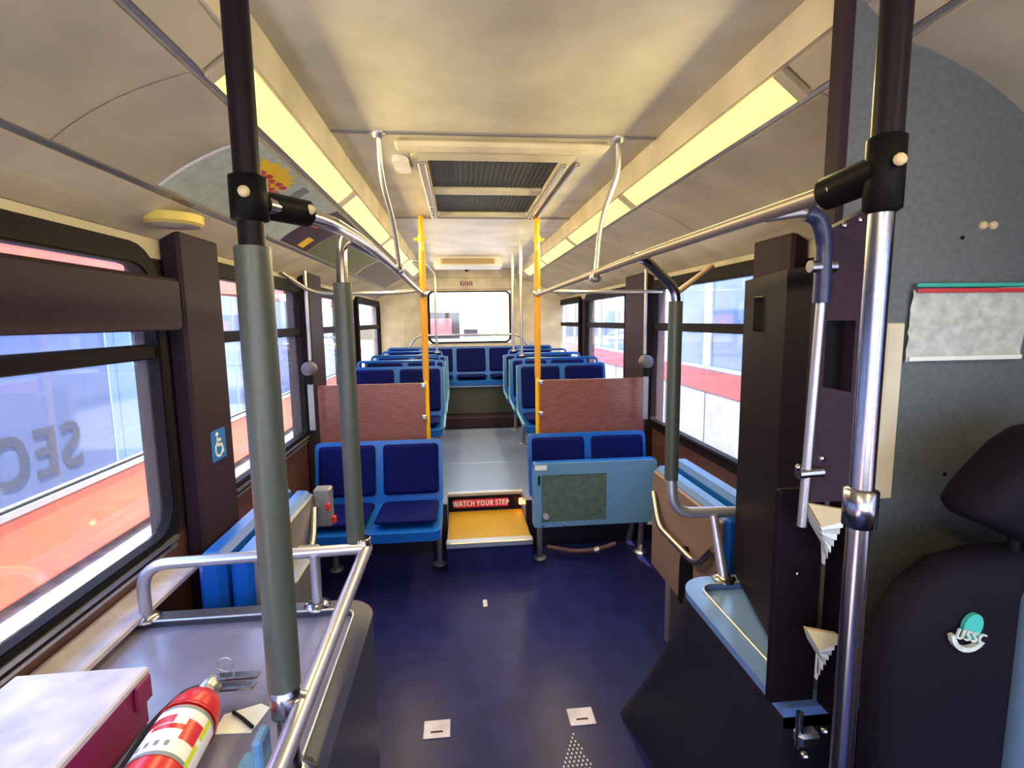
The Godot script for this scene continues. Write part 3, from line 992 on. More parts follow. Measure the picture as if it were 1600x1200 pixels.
	for a in [[Vector3(-0.235, 1.285, -5.24), 2.06], [Vector3(0.545, 1.285, -5.24), 2.22], [Vector3(0.545, 1.285, -4.54), 2.24]]:
		p = thing("rear_stanchion", ["thin rear stanchion left of the aisle", "thin rear stanchion right of the aisle, the one nearer the rear window", "thin rear stanchion right of the aisle, just behind the yellow pole"][i], "pole")
		st = new_st()
		var top: Vector3 = Vector3(a[0].x, a[1], a[0].z)
		if i == 0: tube(st, fillet([a[0], top, top + Vector3(-0.08, 0.10, 0.1), top + Vector3(-0.2, 0.12, 0.2)], 0.05), 0.012)
		else: rod(st, a[0], Vector3(a[0].x, 2.30, a[0].z), 0.012)
		obj("tube", st, M.aluminium, p)
		st = new_st()
		lathe(st, [Vector2(0.025, 0), Vector2(0.025, 0.008), Vector2(0.013, 0.015)], Transform3D(Basis(), a[0]), 14)
		obj("seat_bracket", st, M.grey_steel, p)
		i += 1

# ------------------------------------------------------------------ seats
func pad(w: float, h: float, t: float, st: SurfaceTool, xf: Transform3D) -> void:   # cushioned panel, local xy plane, proud along z
	var o := rrect(-w / 2, w / 2, -h / 2, h / 2, 0.025)
	var i_ := rrect(-w / 2 + 0.018, w / 2 - 0.018, -h / 2 + 0.018, h / 2 - 0.018, 0.02)
	var n := o.size()
	for k in n:
		var j := (k + 1) % n
		poly(st, [xf * Vector3(o[k].x, o[k].y, -0.002), xf * Vector3(o[j].x, o[j].y, -0.002), xf * Vector3(o[j].x, o[j].y, t * 0.5), xf * Vector3(o[k].x, o[k].y, t * 0.5)], xf.basis * Vector3(o[k].x, o[k].y, 0))
		poly(st, [xf * Vector3(o[k].x, o[k].y, t * 0.5), xf * Vector3(o[j].x, o[j].y, t * 0.5), xf * Vector3(i_[j].x, i_[j].y, t), xf * Vector3(i_[k].x, i_[k].y, t)], xf.basis * Vector3(o[k].x * 0.3, o[k].y * 0.3, 1))
	var cap := []
	for k in n: cap.append(xf * Vector3(i_[k].x, i_[k].y, t))
	poly(st, cap, xf.basis.z)

func bench(root: Node3D, w: float, n: int, handle := true, flipped := false, legs := [-0.38, 0.38], bh := 0.40) -> void:
	# origin on the floor under the middle of the back, facing +z
	var lean := 0.16
	var bt := Transform3D(Basis(Vector3.RIGHT, -lean), Vector3(0, 0.45, 0.0))
	var st := new_st()
	extrude(st, rrect(-w / 2, w / 2, -0.03, bh, 0.035), bt, -0.03, 0.02)
	var shell_o := obj("back_shell", st, M.blue, root)
	shell_o.name = "back_shell"
	var sw := w / n
	for k in n:
		var cx: float = -w / 2 + sw * (k + 0.5)
		st = new_st()
		pad(sw - 0.05, bh - 0.06, 0.022, st, bt * Transform3D(Basis(), Vector3(cx, bh / 2 + 0.005, 0.019)))
		obj("back_pad", st, M.navy, root)
	if not flipped:
		st = new_st()
		extrude(st, rrect(-w / 2, w / 2, 0.0, 0.46, 0.05), Transform3D(Basis(Vector3.RIGHT, Vector3.BACK, Vector3.DOWN), Vector3(0, 0.44, 0.02)) * Transform3D(Basis(Vector3.RIGHT, 0.05), Vector3.ZERO), 0.0, 0.055)
		obj("seat_shell", st, M.blue, root)
		for k in n:
			var cx: float = -w / 2 + sw * (k + 0.5)
			st = new_st()
			pad(sw - 0.05, 0.38, 0.02, st, Transform3D(Basis(Vector3.RIGHT, -PI / 2 - 0.05), Vector3(cx, 0.45, 0.245)))
			obj("seat_pad", st, M.navy, root)
	if handle:
		st = new_st()
		tube(st, fillet([bt * Vector3(-w / 2 + 0.06, bh - 0.02, -0.03), bt * Vector3(-w / 2 + 0.06, bh + 0.05, -0.035), bt * Vector3(w / 2 - 0.06, bh + 0.05, -0.035), bt * Vector3(w / 2 - 0.06, bh - 0.02, -0.03)], 0.05), 0.012, 10)
		obj("grab_handle", st, M.blue, root)
	for x in legs:
		st = new_st()
		tube(st, fillet([Vector3(x, 0.40, 0.30), Vector3(x, 0.34, 0.06), Vector3(x, 0.0, 0.02)], 0.08), 0.019, 10)
		lathe(st, [Vector2(0.045, 0.0), Vector2(0.045, 0.008), Vector2(0.02, 0.014)], Transform3D(Basis(), Vector3(x, 0.0, 0.02)), 14)
		obj("leg", st, M.grey_steel, root)

func seats() -> void:
	var st := new_st()
	# front benches before the barriers
	var l := thing("bench_seat", "blue two-place bench with navy pads in front of the left wood barrier", "seat", Vector3(-0.54, 0, -3.29), "front benches")
	bench(l, 0.81, 2, false, false, [-0.3, 0.37], 0.385)
	var r := thing("bench_seat", "blue two-place bench with its cushion flipped up in front of the right wood barrier", "seat", Vector3(0.84, 0, -3.29), "front benches")
	bench(r, 0.81, 2, false, true, [-0.34, 0.36], 0.395)
	st = new_st()
	var ft := Transform3D(Basis(), Vector3(-0.015, 0.515, 0.24))
	extrude(st, rrect(-0.395, 0.395, -0.205, 0.205, 0.015), ft, -0.06, 0.0)
	obj("flipped_cushion", st, M.blue, r)
	st = new_st()
	ring(st, rrect(-0.395, 0.395, -0.205, 0.205, 0.015), rrect(-0.345, 0.07, -0.175, 0.13, 0.008), ft, 0.0, 0.008)
	obj("underside_panel", st, M.blue_grey, r)
	st = new_st()
	extrude(st, rrect(-0.345, 0.07, -0.175, 0.13, 0.008), ft, 0.0, 0.004)
	obj("recessed_panel", st, M.olive, r)
	st = new_st()
	extrude(st, rrect(-0.385, -0.31, 0.165, 0.195, 0.004), ft, 0.008, 0.011)
	obj("label_plate", st, M.paper, r)
	st = new_st()
	box(st, ft * Vector3(-0.36, 0.10, 0.012), Vector3(0.012, 0.06, 0.012), 0.003)
	obj("latch", st, M.black, r)
	bolts([ft * Vector3(-0.34, -0.19, 0.009), ft * Vector3(-0.2, -0.19, 0.009), ft * Vector3(-0.05, -0.19, 0.009)], Vector3.BACK, 0.009, r, M.grey_steel)
	st = new_st()
	b2(st, 0.36, 0.41, 0.24, 0.36, 0.10, 0.14, 0.006)
	obj("side_bracket", st, M.grey_steel, r)
	var hz := thing("floor_hose", "brownish bent hose lying in the dark under the flipped-up right bench", "hose")
	st = new_st()
	tube(st, fillet([Vector3(0.56, 0.06, -3.30), Vector3(0.74, 0.05, -3.22), Vector3(0.86, 0.09, -3.15), Vector3(0.99, 0.13, -3.14)], 0.08), 0.017, 10)
	obj("tube", st, M.brown, hz)
	st = new_st()
	tube(st, [Vector3(0.85, 0.087, -3.152), Vector3(0.88, 0.097, -3.148)], 0.021, 10)
	obj("clip", st, M.aluminium, hz)
	# wood barriers
	for s in [-1, 1]:
		var b := thing("barrier_panel", "brown wood-grain barrier panel behind the %s front bench" % ("left" if s < 0 else "right"), "panel")
		st = new_st()
		var x0 := -0.955 if s < 0 else 0.552
		var x1 := -0.255 if s < 0 else 1.295
		extrude(st, rrect(x0, x1, 0.36, 1.185, 0.012), Transform3D(Basis(), Vector3(0, 0, -3.53)), 0.0, 0.025)
		obj("board", st, M.laminate, b)
		var xc := x1 if s < 0 else x0
		for y in [0.95, 1.17]:
			st = new_st()
			box(st, Vector3(xc, y, -3.51), Vector3(0.03, 0.03, 0.04), 0.005)
			obj("clip", st, M.aluminium, b)
	# rows behind the barriers
	var first: Node3D = null
	for s in [-1, 1]:
		var where := "left" if s < 0 else "right"
		var rows := ["row behind the barrier", "second row", "third row"]
		for k in 3:
			var at := Vector3(-0.55 if s < 0 else 0.90, 0.34, -4.45 - 0.70 * k)
			var lab := "blue two-place seat on the %s of the raised aisle, %s" % [where, rows[k]]
			if first == null:
				first = thing("row_seat", lab, "seat", at, "seat rows on the raised floor")
				bench(first, 0.79, 2, true, false, [-0.28, 0.32], 0.43)
				st = new_st()
				for x in [-1.0, 1.0]:
					st = new_st()
					tube(st, fillet([Vector3(0.395 * x, 0.86, -0.10), Vector3(0.405 * x, 0.45, -0.02), Vector3(0.405 * x, 0.42, 0.42)], 0.06), 0.013, 8)
					obj("side_tube", st, M.blue_grey, first)
			else:
				copy(first, at, lab)
	# five-place rear bench
	var rb := thing("rear_bench", "wide five-place navy bench across the rear of the bus", "seat", Vector3(0.135, 0.47, -6.58))
	bench(rb, 2.10, 5, false, false, [], 0.36)
	st = new_st()
	b2(st, -1.05, 1.05, 0.0, 0.34, 0.40, 0.30, 0.01)
	obj("kick_panel", st, M.mesh_dark, rb)
	st = new_st()
	b2(st, -1.05, 1.05, 0.335, 0.36, 0.38, 0.43, 0.006)
	obj("edge_strip", st, M.aluminium, rb)
	st = new_st()
	b2(st, -0.40, 0.62, 0.345, 0.475, -6.0, -5.94, 0.008)
	tag(obj("platform_nosing", st, M.plum), "brownish riser at the end of the raised aisle below the rear bench", "riser")
	# side-facing folded seats in the wheelchair bays
	for s in [-1, 1]:
		var xw := -0.865 if s < 0 else 1.10
		var f := thing("folded_side_seat", "folded blue side seat along the left wall behind the wheel housing" if s < 0 else "folded blue side seat along the right wall with its tan underside showing", "seat")
		var d := -float(s)   # towards the aisle
		var za := -1.66
		var zb := -2.36
		st = new_st()
		b2(st, xw, xw + d * 0.085, 0.42, 0.865 if s < 0 else 0.92, za, zb, 0.02)
		obj("backrest", st, M.blue, f)
		st = new_st()
		b2(st, xw + d * 0.10, xw + d * 0.175, 0.46, 0.85 if s < 0 else 0.895, za, zb + 0.02, 0.018)
		obj("flipped_cushion", st, M.blue, f)
		st = new_st()
		b2(st, xw + d * 0.172, xw + d * 0.19, 0.40, 0.835 if s < 0 else 0.875, za - 0.01, zb + 0.04, 0.005)
		obj("underside", st, M.grey_steel if s < 0 else M.tan_back, f)
		for z in [za - 0.075, zb + 0.075]:
			st = new_st()
			b2(st, xw + d * 0.01, xw + d * 0.12, 0.0, 0.44, z - 0.025, z + 0.025, 0.008)
			obj("leg", st, M.grey_steel, f)
		st = new_st()
		tube(st, fillet([Vector3(xw + d * 0.20, 0.76, za - 0.04), Vector3(xw + d * 0.22, 0.66, za - 0.12), Vector3(xw + d * 0.22, 0.66, zb + 0.2), Vector3(xw + d * 0.20, 0.78, zb + 0.08)], 0.06), 0.014, 10)
		obj("lever_tube", st, M.chrome, f)
		if s < 0:
			st = new_st()
			b2(st, -0.675, -0.60, 0.68, 0.86, -2.30, -2.36, 0.008)
			obj("end_plate", st, M.grey_steel, f)
			st = new_st()
			b2(st, -0.655, -0.57, 0.715, 0.735, -1.70, -2.0, 0.006)
			obj("latch_bar", st, M.grey_steel, f)
			for a in [Vector3(-0.61, 0.78, -2.29), Vector3(-0.585, 0.72, -2.29)]:
				st = new_st()
				box(st, a, Vector3(0.018, 0.035, 0.02), 0.004)
				obj("release_tab", st, M.red, f)
		else:
			st = new_st()
			var arch := PackedVector2Array([Vector2(1.86, 0.40), Vector2(1.99, 0.40), Vector2(1.985, 0.58), Vector2(1.96, 0.655), Vector2(1.92, 0.67), Vector2(1.875, 0.61)])
			extrude(st, arch, side_plane(0.908), -0.004, 0.004)
			obj("opening", st, M.black, f)
			st = new_st()
			box(st, Vector3(0.903, 0.80, -1.95), Vector3(0.01, 0.015, 0.02), 0.002)
			obj("release_tab", st, M.red, f)
	# pale bracket boxes on the walls by the barriers with belt straps
	for s in [-1, 1]:
		var x := -0.965 if s < 0 else 1.262
		var b := thing("belt_retractor", "grey safety belt retractor on the %s wall post beside the barrier" % ("left" if s < 0 else "right"), "belt", Vector3(x, 1.31, -3.38))
		st = new_st()
		lathe(st, [Vector2(0, 0.03), Vector2(0.036, 0.028), Vector2(0.046, 0.015), Vector2(0.046, -0.025), Vector2(0, -0.03)], facing(Vector3.ZERO, Vector3.UP, Vector3.BACK), 20)
		obj("reel", st, M.belt_grey, b)
		st = new_st()
		b2(st, -0.02, 0.02, -0.10, -0.02, -0.02, 0.02, 0.006)
		obj("housing", st, M.black, b)
		st = new_st()
		b2(st, -0.018, 0.018, -0.40, -0.10, -0.004, 0.002)
		obj("strap", st, M.grey_steel, b)

# ------------------------------------------------------------------ steps and rear details
func rear() -> void:
	var st := new_st()
	var t := thing("step_tread", "yellow step tread with a pale metal nosing in the aisle", "step")
	b2(st, -0.112, 0.426, 0.198, 0.206, -3.16, -3.655)
	obj("mat", st, M.step_yellow, t)
	st = new_st()
	b2(st, -0.122, 0.436, 0.17, 0.21, -3.105, -3.17, 0.006)
	obj("nosing", st, M.aluminium, t)
	var n := thing("upper_nosing", "metal edge strip along the top of the upper step", "trim")
	st = new_st()
	b2(st, -0.122, 0.436, 0.318, 0.348, -3.655, -3.70, 0.005)
	obj("strip", st, M.aluminium, n)
	var s := thing("step_sign", "dark riser plate reading WATCH YOUR STEP between the two steps", "sign", Vector3(0.155, 0.263, -3.662))
	st = new_st()
	box(st, Vector3(0, 0, 0), Vector3(0.535, 0.108, 0.012), 0.003)
	obj("plate", st, M.cabinet, s)
	st = new_st()
	box(st, Vector3(-0.03, 0.002, 0.007), Vector3(0.40, 0.062, 0.004), 0.001)
	obj("red_field", st, M.sign_red, s)
	text("lettering", "WATCH YOUR STEP", 0.040, M.white_print, facing(Vector3(-0.03, 0.002, 0.0105), Vector3.BACK), s, "Droid Sans", 0.84)
	var al := thing("step_lamp", "tiny glowing amber lamp at the right end of the step riser", "lamp", Vector3(0.418, 0.268, -3.645))
	st = new_st()
	box(st, Vector3.ZERO, Vector3(0.028, 0.05, 0.02), 0.006)
	obj("lens", st, M.amber_lamp, al)
	var o := OmniLight3D.new()
	o.name = "glow_light"
	o.light_energy = 0.003
	o.light_color = Color(1, 0.6, 0.3)
	o.omni_attenuation = 2.0
	o.light_size = 0.012
	o.shadow_enabled = true
	al.add_child(o)
	o.position = Vector3(-0.01, 0, 0.03)
	# bright grab bar before the rear window
	var g := thing("grab_bar", "white grab bar curving down in front of the rear window", "rail")
	st = new_st()
	tube(st, fillet([Vector3(-0.66, 1.27, -6.72), Vector3(-0.56, 1.42, -6.75), Vector3(0.78, 1.42, -6.75), Vector3(0.90, 1.27, -6.72)], 0.12), 0.016)
	obj("tube", st, M.aluminium, g)

# ------------------------------------------------------------------ driver's end, right of the picture
func driver_area() -> void:
	var st := new_st()
	# partition behind the driver
	var p := thing("driver_partition", "tall grey-green partition behind the driver's seat", "partition")
	b2(st, 0.77, XR, 0.75, 2.30, -1.0, -1.04, 0.006)
	obj("panel", st, M.partition, p)
	st = new_st()
	b2(st, 0.762, 0.78, 0.75, 2.30, -0.994, -1.045, 0.006)
	obj("edge_trim", st, M.plum, p)
	bolts([Vector3(1.095, 1.785, -0.998), Vector3(1.118, 1.785, -0.998)], Vector3.BACK, 0.009, p, M.paper_tan, "screw")
	bolts([Vector3(1.05, 1.76, -0.998), Vector3(1.06, 1.25, -0.998)], Vector3.BACK, 0.004, p, M.black, "screw")
	# cream strip panel
	st = new_st()
	b2(st, 0.886, 0.925, 1.205, 1.585, -0.985, -1.0, 0.003)
	tag(obj("strip_plate", st, M.paper_tan), "narrow cream strip plate on the partition right of the driver pole", "plate")
	(get_node("strip_plate") as MeshInstance3D).material_override = M.cream_wall
	# crumpled paper in a clear pouch
	var s := thing("paper_pouch", "creased white paper pouch with a red and teal top edge on the partition", "notice", Vector3(1.073, 1.588, -0.997))
	st = new_st()
	var nx := 20
	var ny := 12
	var rng := FastNoiseLite.new()
	rng.seed = 3
	rng.frequency = 2.2
	var gr := []
	for j in ny + 1:
		var row := []
		for i in nx + 1:
			var u := float(i) / nx - 0.5
			var v := float(j) / ny - 0.5
			row.append(Vector3(u * 0.27 + 0.006 * v, v * 0.15 - 0.008 + 0.01 * u * 0.5, 0.006 + 0.006 * rng.get_noise_2d(u * 6 + v * 1.5, v * 2.0)))
		gr.append(row)
	for j in ny:
		for i in nx:
			poly(st, [gr[j][i], gr[j][i + 1], gr[j + 1][i + 1], gr[j + 1][i]], Vector3.BACK, 1)
	obj("sheet", st, M.plastic_clear, s)
	st = new_st()
	b2(st, -0.128, 0.134, 0.058, 0.067, 0.010, 0.014, 0.001)
	obj("red_edge", st, M.print_red, s)
	st = new_st()
	b2(st, -0.128, 0.134, 0.070, 0.078, 0.006, 0.012, 0.001)
	obj("teal_edge", st, M.teal, s)
	st = new_st()
	b2(st, -0.134, 0.13, -0.084, -0.074, 0.008, 0.013, 0.001)
	obj("lower_fold", st, M.paper, s)
	st = new_st()
	b2(st, 0.50, XR - 0.005, 0.0, 0.30, 0.9, -0.955, 0.01)
	tag(obj("driver_platform", st, M.driver_black), "low black platform under the driver's seat", "platform", "", "structure")
	# driver pole
	var d := thing("driver_pole", "tall chrome pole in front of the grey partition at the driver's seat", "pole")
	st = new_st()
	rod(st, Vector3(0.562, 0.302, -0.65), Vector3(0.562, 1.80, -0.65), 0.0155, 18)
	obj("tube", st, M.chrome, d)
	st = new_st()
	rod(st, Vector3(0.562, 1.76, -0.65), Vector3(0.562, 2.30, -0.65), 0.0185, 18)
	obj("upper_sleeve", st, M.foam_dark, d)
	st = new_st()
	lathe(st, [Vector2(0.016, 1.735), Vector2(0.023, 1.74), Vector2(0.023, 1.83), Vector2(0.016, 1.835)], Transform3D(Basis(), Vector3(0.562, 0, -0.65)), 18)
	obj("clamp_collar", st, M.black, d)
	st = new_st()
	lathe(st, [Vector2(0.016, 1.30), Vector2(0.022, 1.303), Vector2(0.022, 1.355), Vector2(0.016, 1.358)], Transform3D(Basis(), Vector3(0.562, 0, -0.65)), 18)
	obj("lower_clamp", st, M.chrome, d)
	st = new_st()
	lathe(st, [Vector2(0.045, 0.30), Vector2(0.045, 0.31), Vector2(0.018, 0.33)], Transform3D(Basis(), Vector3(0.562, 0, -0.65)), 18)
	obj("base_flange", st, M.chrome, d)
	# bent stanchion with navy padding
	var b := thing("bent_stanchion", "slim stanchion curving from the right overhead rail through a navy padded bend", "pole")
	var path := fillet([Vector3(0.545, 1.775, -0.885), Vector3(0.655, 1.792, -0.89), Vector3(0.66, 1.68, -0.885), Vector3(0.646, 1.20, -0.885)], 0.10, 10)
	st = new_st()
	tube(st, path, 0.0085, 12)
	obj("tube", st, M.aluminium, b)
	st = new_st()
	tube(st, path.slice(3, 23), 0.0145, 14)
	obj("padding", st, M.foam_navy, b)
	for y in [1.69, 1.305]:
		st = new_st()
		tube(st, [Vector3(0.632, y, -0.885), Vector3(0.68, y, -0.885)], 0.011, 12)
		obj("clamp", st, M.chrome, b)
	bolts([Vector3(0.625, 1.32, -0.875), Vector3(0.672, 1.335, -0.875)], Vector3.BACK, 0.006, b, M.chrome)
	# plum panel with the black pocket
	var q := thing("ticket_panel", "plum panel with a black slot hanging beside the driver pole", "panel", Vector3(0, 0, -0.9))
	var outl := PackedVector2Array([Vector2(0.672, 1.24), Vector2(0.78, 1.24), Vector2(0.78, 1.81), Vector2(0.672, 1.755)])
	var hole := PackedVector2Array([Vector2(0.683, 1.468), Vector2(0.742, 1.455), Vector2(0.742, 1.592), Vector2(0.683, 1.592)])
	st = new_st()
	ring(st, outl, hole, Transform3D(), -0.03, 0.0)
	obj("panel", st, M.plum, q)
	st = new_st()
	extrude(st, PackedVector2Array([Vector2(0.675, 1.445), Vector2(0.75, 1.445), Vector2(0.75, 1.60), Vector2(0.675, 1.60)]), Transform3D(), -0.05, -0.03)
	obj("pocket", st, M.black, q)
	bolts([Vector3(0.705, 1.765, 0.002), Vector3(0.735, 1.775, 0.002)], Vector3.BACK, 0.006, q, M.chrome)
	# rack of timetables
	for k in 2:
		var y := 1.24 - 0.262 * k
		var r := thing("timetable_stack", ["upper stack of folded paper timetables beside the driver pole", "lower stack of folded paper timetables beside the driver pole"][k], "leaflets", Vector3(0.02 * k * 0.6, y, -0.9), "timetables in the rack")
		for j in 8:
			st = new_st()
			var w := 0.082 - 0.012 * k
			var top := -0.0085 * j
			var x1 := 0.665 + 0.0065 * j
			extrude(st, PackedVector2Array([Vector2(x1, top), Vector2(0.665 + w, top - 0.018), Vector2(0.665 + w, top - 0.04 - 0.008 * j), Vector2(x1 + 0.032, top - 0.05)]), Transform3D(), -0.007 * j - 0.006, -0.007 * j + 0.004)
			obj("leaflet", st, M.paper_tan if j == 0 else (M.paper if j % 2 else M.plastic_clear), r)
	var rack := thing("timetable_rack", "dark upright leaflet rack below the plum panel", "rack", Vector3(0, 0, -0.9))
	st = new_st()
	b2(st, 0.66, 0.765, 0.75, 1.24, -0.095, -0.075, 0.004)
	obj("back_plate", st, M.cabinet, rack)
	st = new_st()
	b2(st, 0.768, 0.78, 0.75, 1.235, -0.073, 0.0, 0.003)
	obj("side_plate", st, M.cabinet, rack)
	bolts([Vector3(0.705, 1.055, -0.07), Vector3(0.752, 0.955, 0.004)], Vector3.BACK, 0.005, rack, M.chrome)
	# dark cabinet standing on the right housing
	var c := thing("dark_cabinet", "tall dark plum cabinet standing on the right wheel housing", "cabinet")
	st = new_st()
	extrude(st, PackedVector2Array([Vector2(XR - 0.01, 1.62), Vector2(0.955, 1.62), Vector2(0.90, 1.56), Vector2(0.80, 1.20), Vector2(0.80, 1.06), Vector2(XR - 0.01, 1.06)]), Transform3D(Basis(Vector3.RIGHT, Vector3.FORWARD, Vector3.UP), Vector3.ZERO), 0.752, 1.715)
	obj("body", st, M.cabinet, c)
	st = new_st()
	var sl := facing(Vector3(0.85, 1.61, -1.385), Vector3(-0.96, 0, 0.28))
	box(st, Vector3.ZERO, Vector3(0.05, 0.10, 0.012), 0.004, sl)
	obj("handle", st, M.black, c)
	# fixings at the foot of the rack
	var fx := thing("floor_clamp", "chrome clamp and bolts at the foot of the leaflet rack", "clamp", Vector3(0.66, 0.752, -0.86))
	st = new_st()
	box(st, Vector3(0.005, 0.02, 0), Vector3(0.045, 0.03, 0.03), 0.006)
	obj("block", st, M.chrome, fx)
	st = new_st()
	rod(st, Vector3(-0.012, 0, 0.0), Vector3(-0.012, 0.075, 0.0), 0.007)
	obj("stud", st, M.chrome, fx)
	bolts([Vector3(0.035, 0.04, 0.01), Vector3(-0.02, 0.01, 0.03)], Vector3.UP, 0.008, fx, M.chrome)
	# driver's seat
	var ds := thing("operator_chair", "black driver's seat with a headrest and a teal and white emblem", "seat", Vector3(1.025, 0, -0.80))
	st = new_st()
	var hp := PackedVector2Array()
	for v in [[-0.195, 1.275], [-0.18, 1.30], [-0.14, 1.345], [-0.10, 1.385], [-0.06, 1.41], [0.0, 1.42], [0.14, 1.42], [0.2, 1.37], [0.21, 1.28], [0.15, 1.225], [0.0, 1.195], [-0.06, 1.205], [-0.14, 1.24], [-0.185, 1.26]]: hp.append(Vector2(v[0], v[1]))
	puffy(st, hp, Transform3D(Basis(), Vector3(0, 0, 0.04)), 0.055)
	obj("headrest", st, M.driver_black, ds)
	st = new_st()
	var bp := PackedVector2Array()
	for v in [[-0.31, 0.55], [-0.31, 0.95], [-0.30, 1.06], [-0.26, 1.13], [-0.20, 1.175], [-0.12, 1.19], [0.2, 1.19], [0.28, 1.12], [0.30, 1.0], [0.31, 0.55]]: bp.append(Vector2(v[0], v[1]))
	puffy(st, bp, Transform3D(Basis(), Vector3(0, 0, 0.02)), 0.05)
	obj("backrest", st, M.driver_black, ds)
	st = new_st()
	puffy(st, rrect(-0.085, 0.17, 0.58, 1.16, 0.05), Transform3D(Basis(), Vector3(0, 0, 0.07)), 0.03)
	obj("centre_cushion", st, M.driver_blue, ds)
	st = new_st()
	puffy(st, rrect(-0.24, 0.25, 0.44, 0.58, 0.05), Transform3D(Basis(), Vector3(0, 0, 0.30)), 0.24)
	obj("seat_cushion", st, M.driver_black, ds)
	st = new_st()
	b2(st, -0.20, 0.22, 0.30, 0.45, 0.0, 0.40, 0.02)
	obj("pedestal", st, M.black, ds)
	st = new_st()
	for x in [-0.06, 0.06]:
		st = new_st()
		rod(st, Vector3(x, 1.15, 0.03), Vector3(x, 1.24, 0.03), 0.01, 8)
		obj("headrest_post", st, M.black, ds)
	var em := Node3D.new()
	em.name = "emblem"
	ds.add_child(em)
	em.position = Vector3(-0.185, 1.07, 0.078)
	em.scale = Vector3.ONE * 1.35
	em.rotation.z = -0.28
	st = new_st()
	var el := PackedVector2Array()
	for k in 20: el.append(Vector2.from_angle(TAU * k / 20) * Vector2(0.013, 0.017) + Vector2(0.002, 0.008))
	extrude(st, el, Transform3D(), -0.004, 0.001)
	obj("teal_oval", st, M.teal, em)
	text("emblem_lettering", "USSC", 0.013, M.plastic_clear, Transform3D(Basis(), Vector3(0.0, -0.004, 0.003)), em, "Droid Sans", 1.0)
	st = new_st()
	for k in 8:
		var a0 := deg_to_rad(200 + k * 17.5)
		var a1 := deg_to_rad(217.5 + k * 17.5)
		extrude(st, PackedVector2Array([Vector2.from_angle(a0) * 0.026, Vector2.from_angle(a1) * 0.026, Vector2.from_angle(a1) * 0.020, Vector2.from_angle(a0) * 0.020]), Transform3D(), -0.004, 0.002)
	obj("arc", st, M.plastic_clear, em)
	# black overhead locker at the upper right
	st = new_st()
	extrude(st, PackedVector2Array([Vector2(1.02, 2.30), Vector2(1.375, 1.78), Vector2(1.375, 2.30)]), Transform3D(), -0.70, -0.985)
	tag(obj("overhead_locker", st, M.black), "black overhead locker in the upper right corner above the driver", "locker")

func puffy(st: SurfaceTool, p: PackedVector2Array, t: Transform3D, d: float) -> void:   # a cushion: outline swollen towards +z and -z
	var c := Vector2.ZERO
	for v in p: c += v / p.size()
	var steps := [[1.0, 0.0], [0.985, 0.35], [0.94, 0.65], [0.86, 0.88], [0.7, 1.0]]
	for s in [1.0, -1.0]:
		for i in steps.size() - 1:
			for k in p.size():
				var j := (k + 1) % p.size()
				var q := []
				for e in [[k, i], [j, i], [j, i + 1], [k, i + 1]]:
					var v: Vector2 = c + (p[e[0]] - c) * steps[e[1]][0]
					q.append(t * Vector3(v.x, v.y, s * d * steps[e[1]][1]))
				poly(st, q, t.basis * Vector3((p[k].x - c.x) * 0.5, (p[k].y - c.y) * 0.5, s * 0.1), 1)
		var inner := PackedVector2Array()
		for v in p: inner.append(c + (v - c) * 0.7)
		var tri := Geometry2D.triangulate_polygon(inner)
		for i in range(0, tri.size(), 3):
			poly(st, [t * Vector3(inner[tri[i]].x, inner[tri[i]].y, s * d), t * Vector3(inner[tri[i + 1]].x, inner[tri[i + 1]].y, s * d), t * Vector3(inner[tri[i + 2]].x, inner[tri[i + 2]].y, s * d)], t.basis * Vector3(0, 0, s), 1)

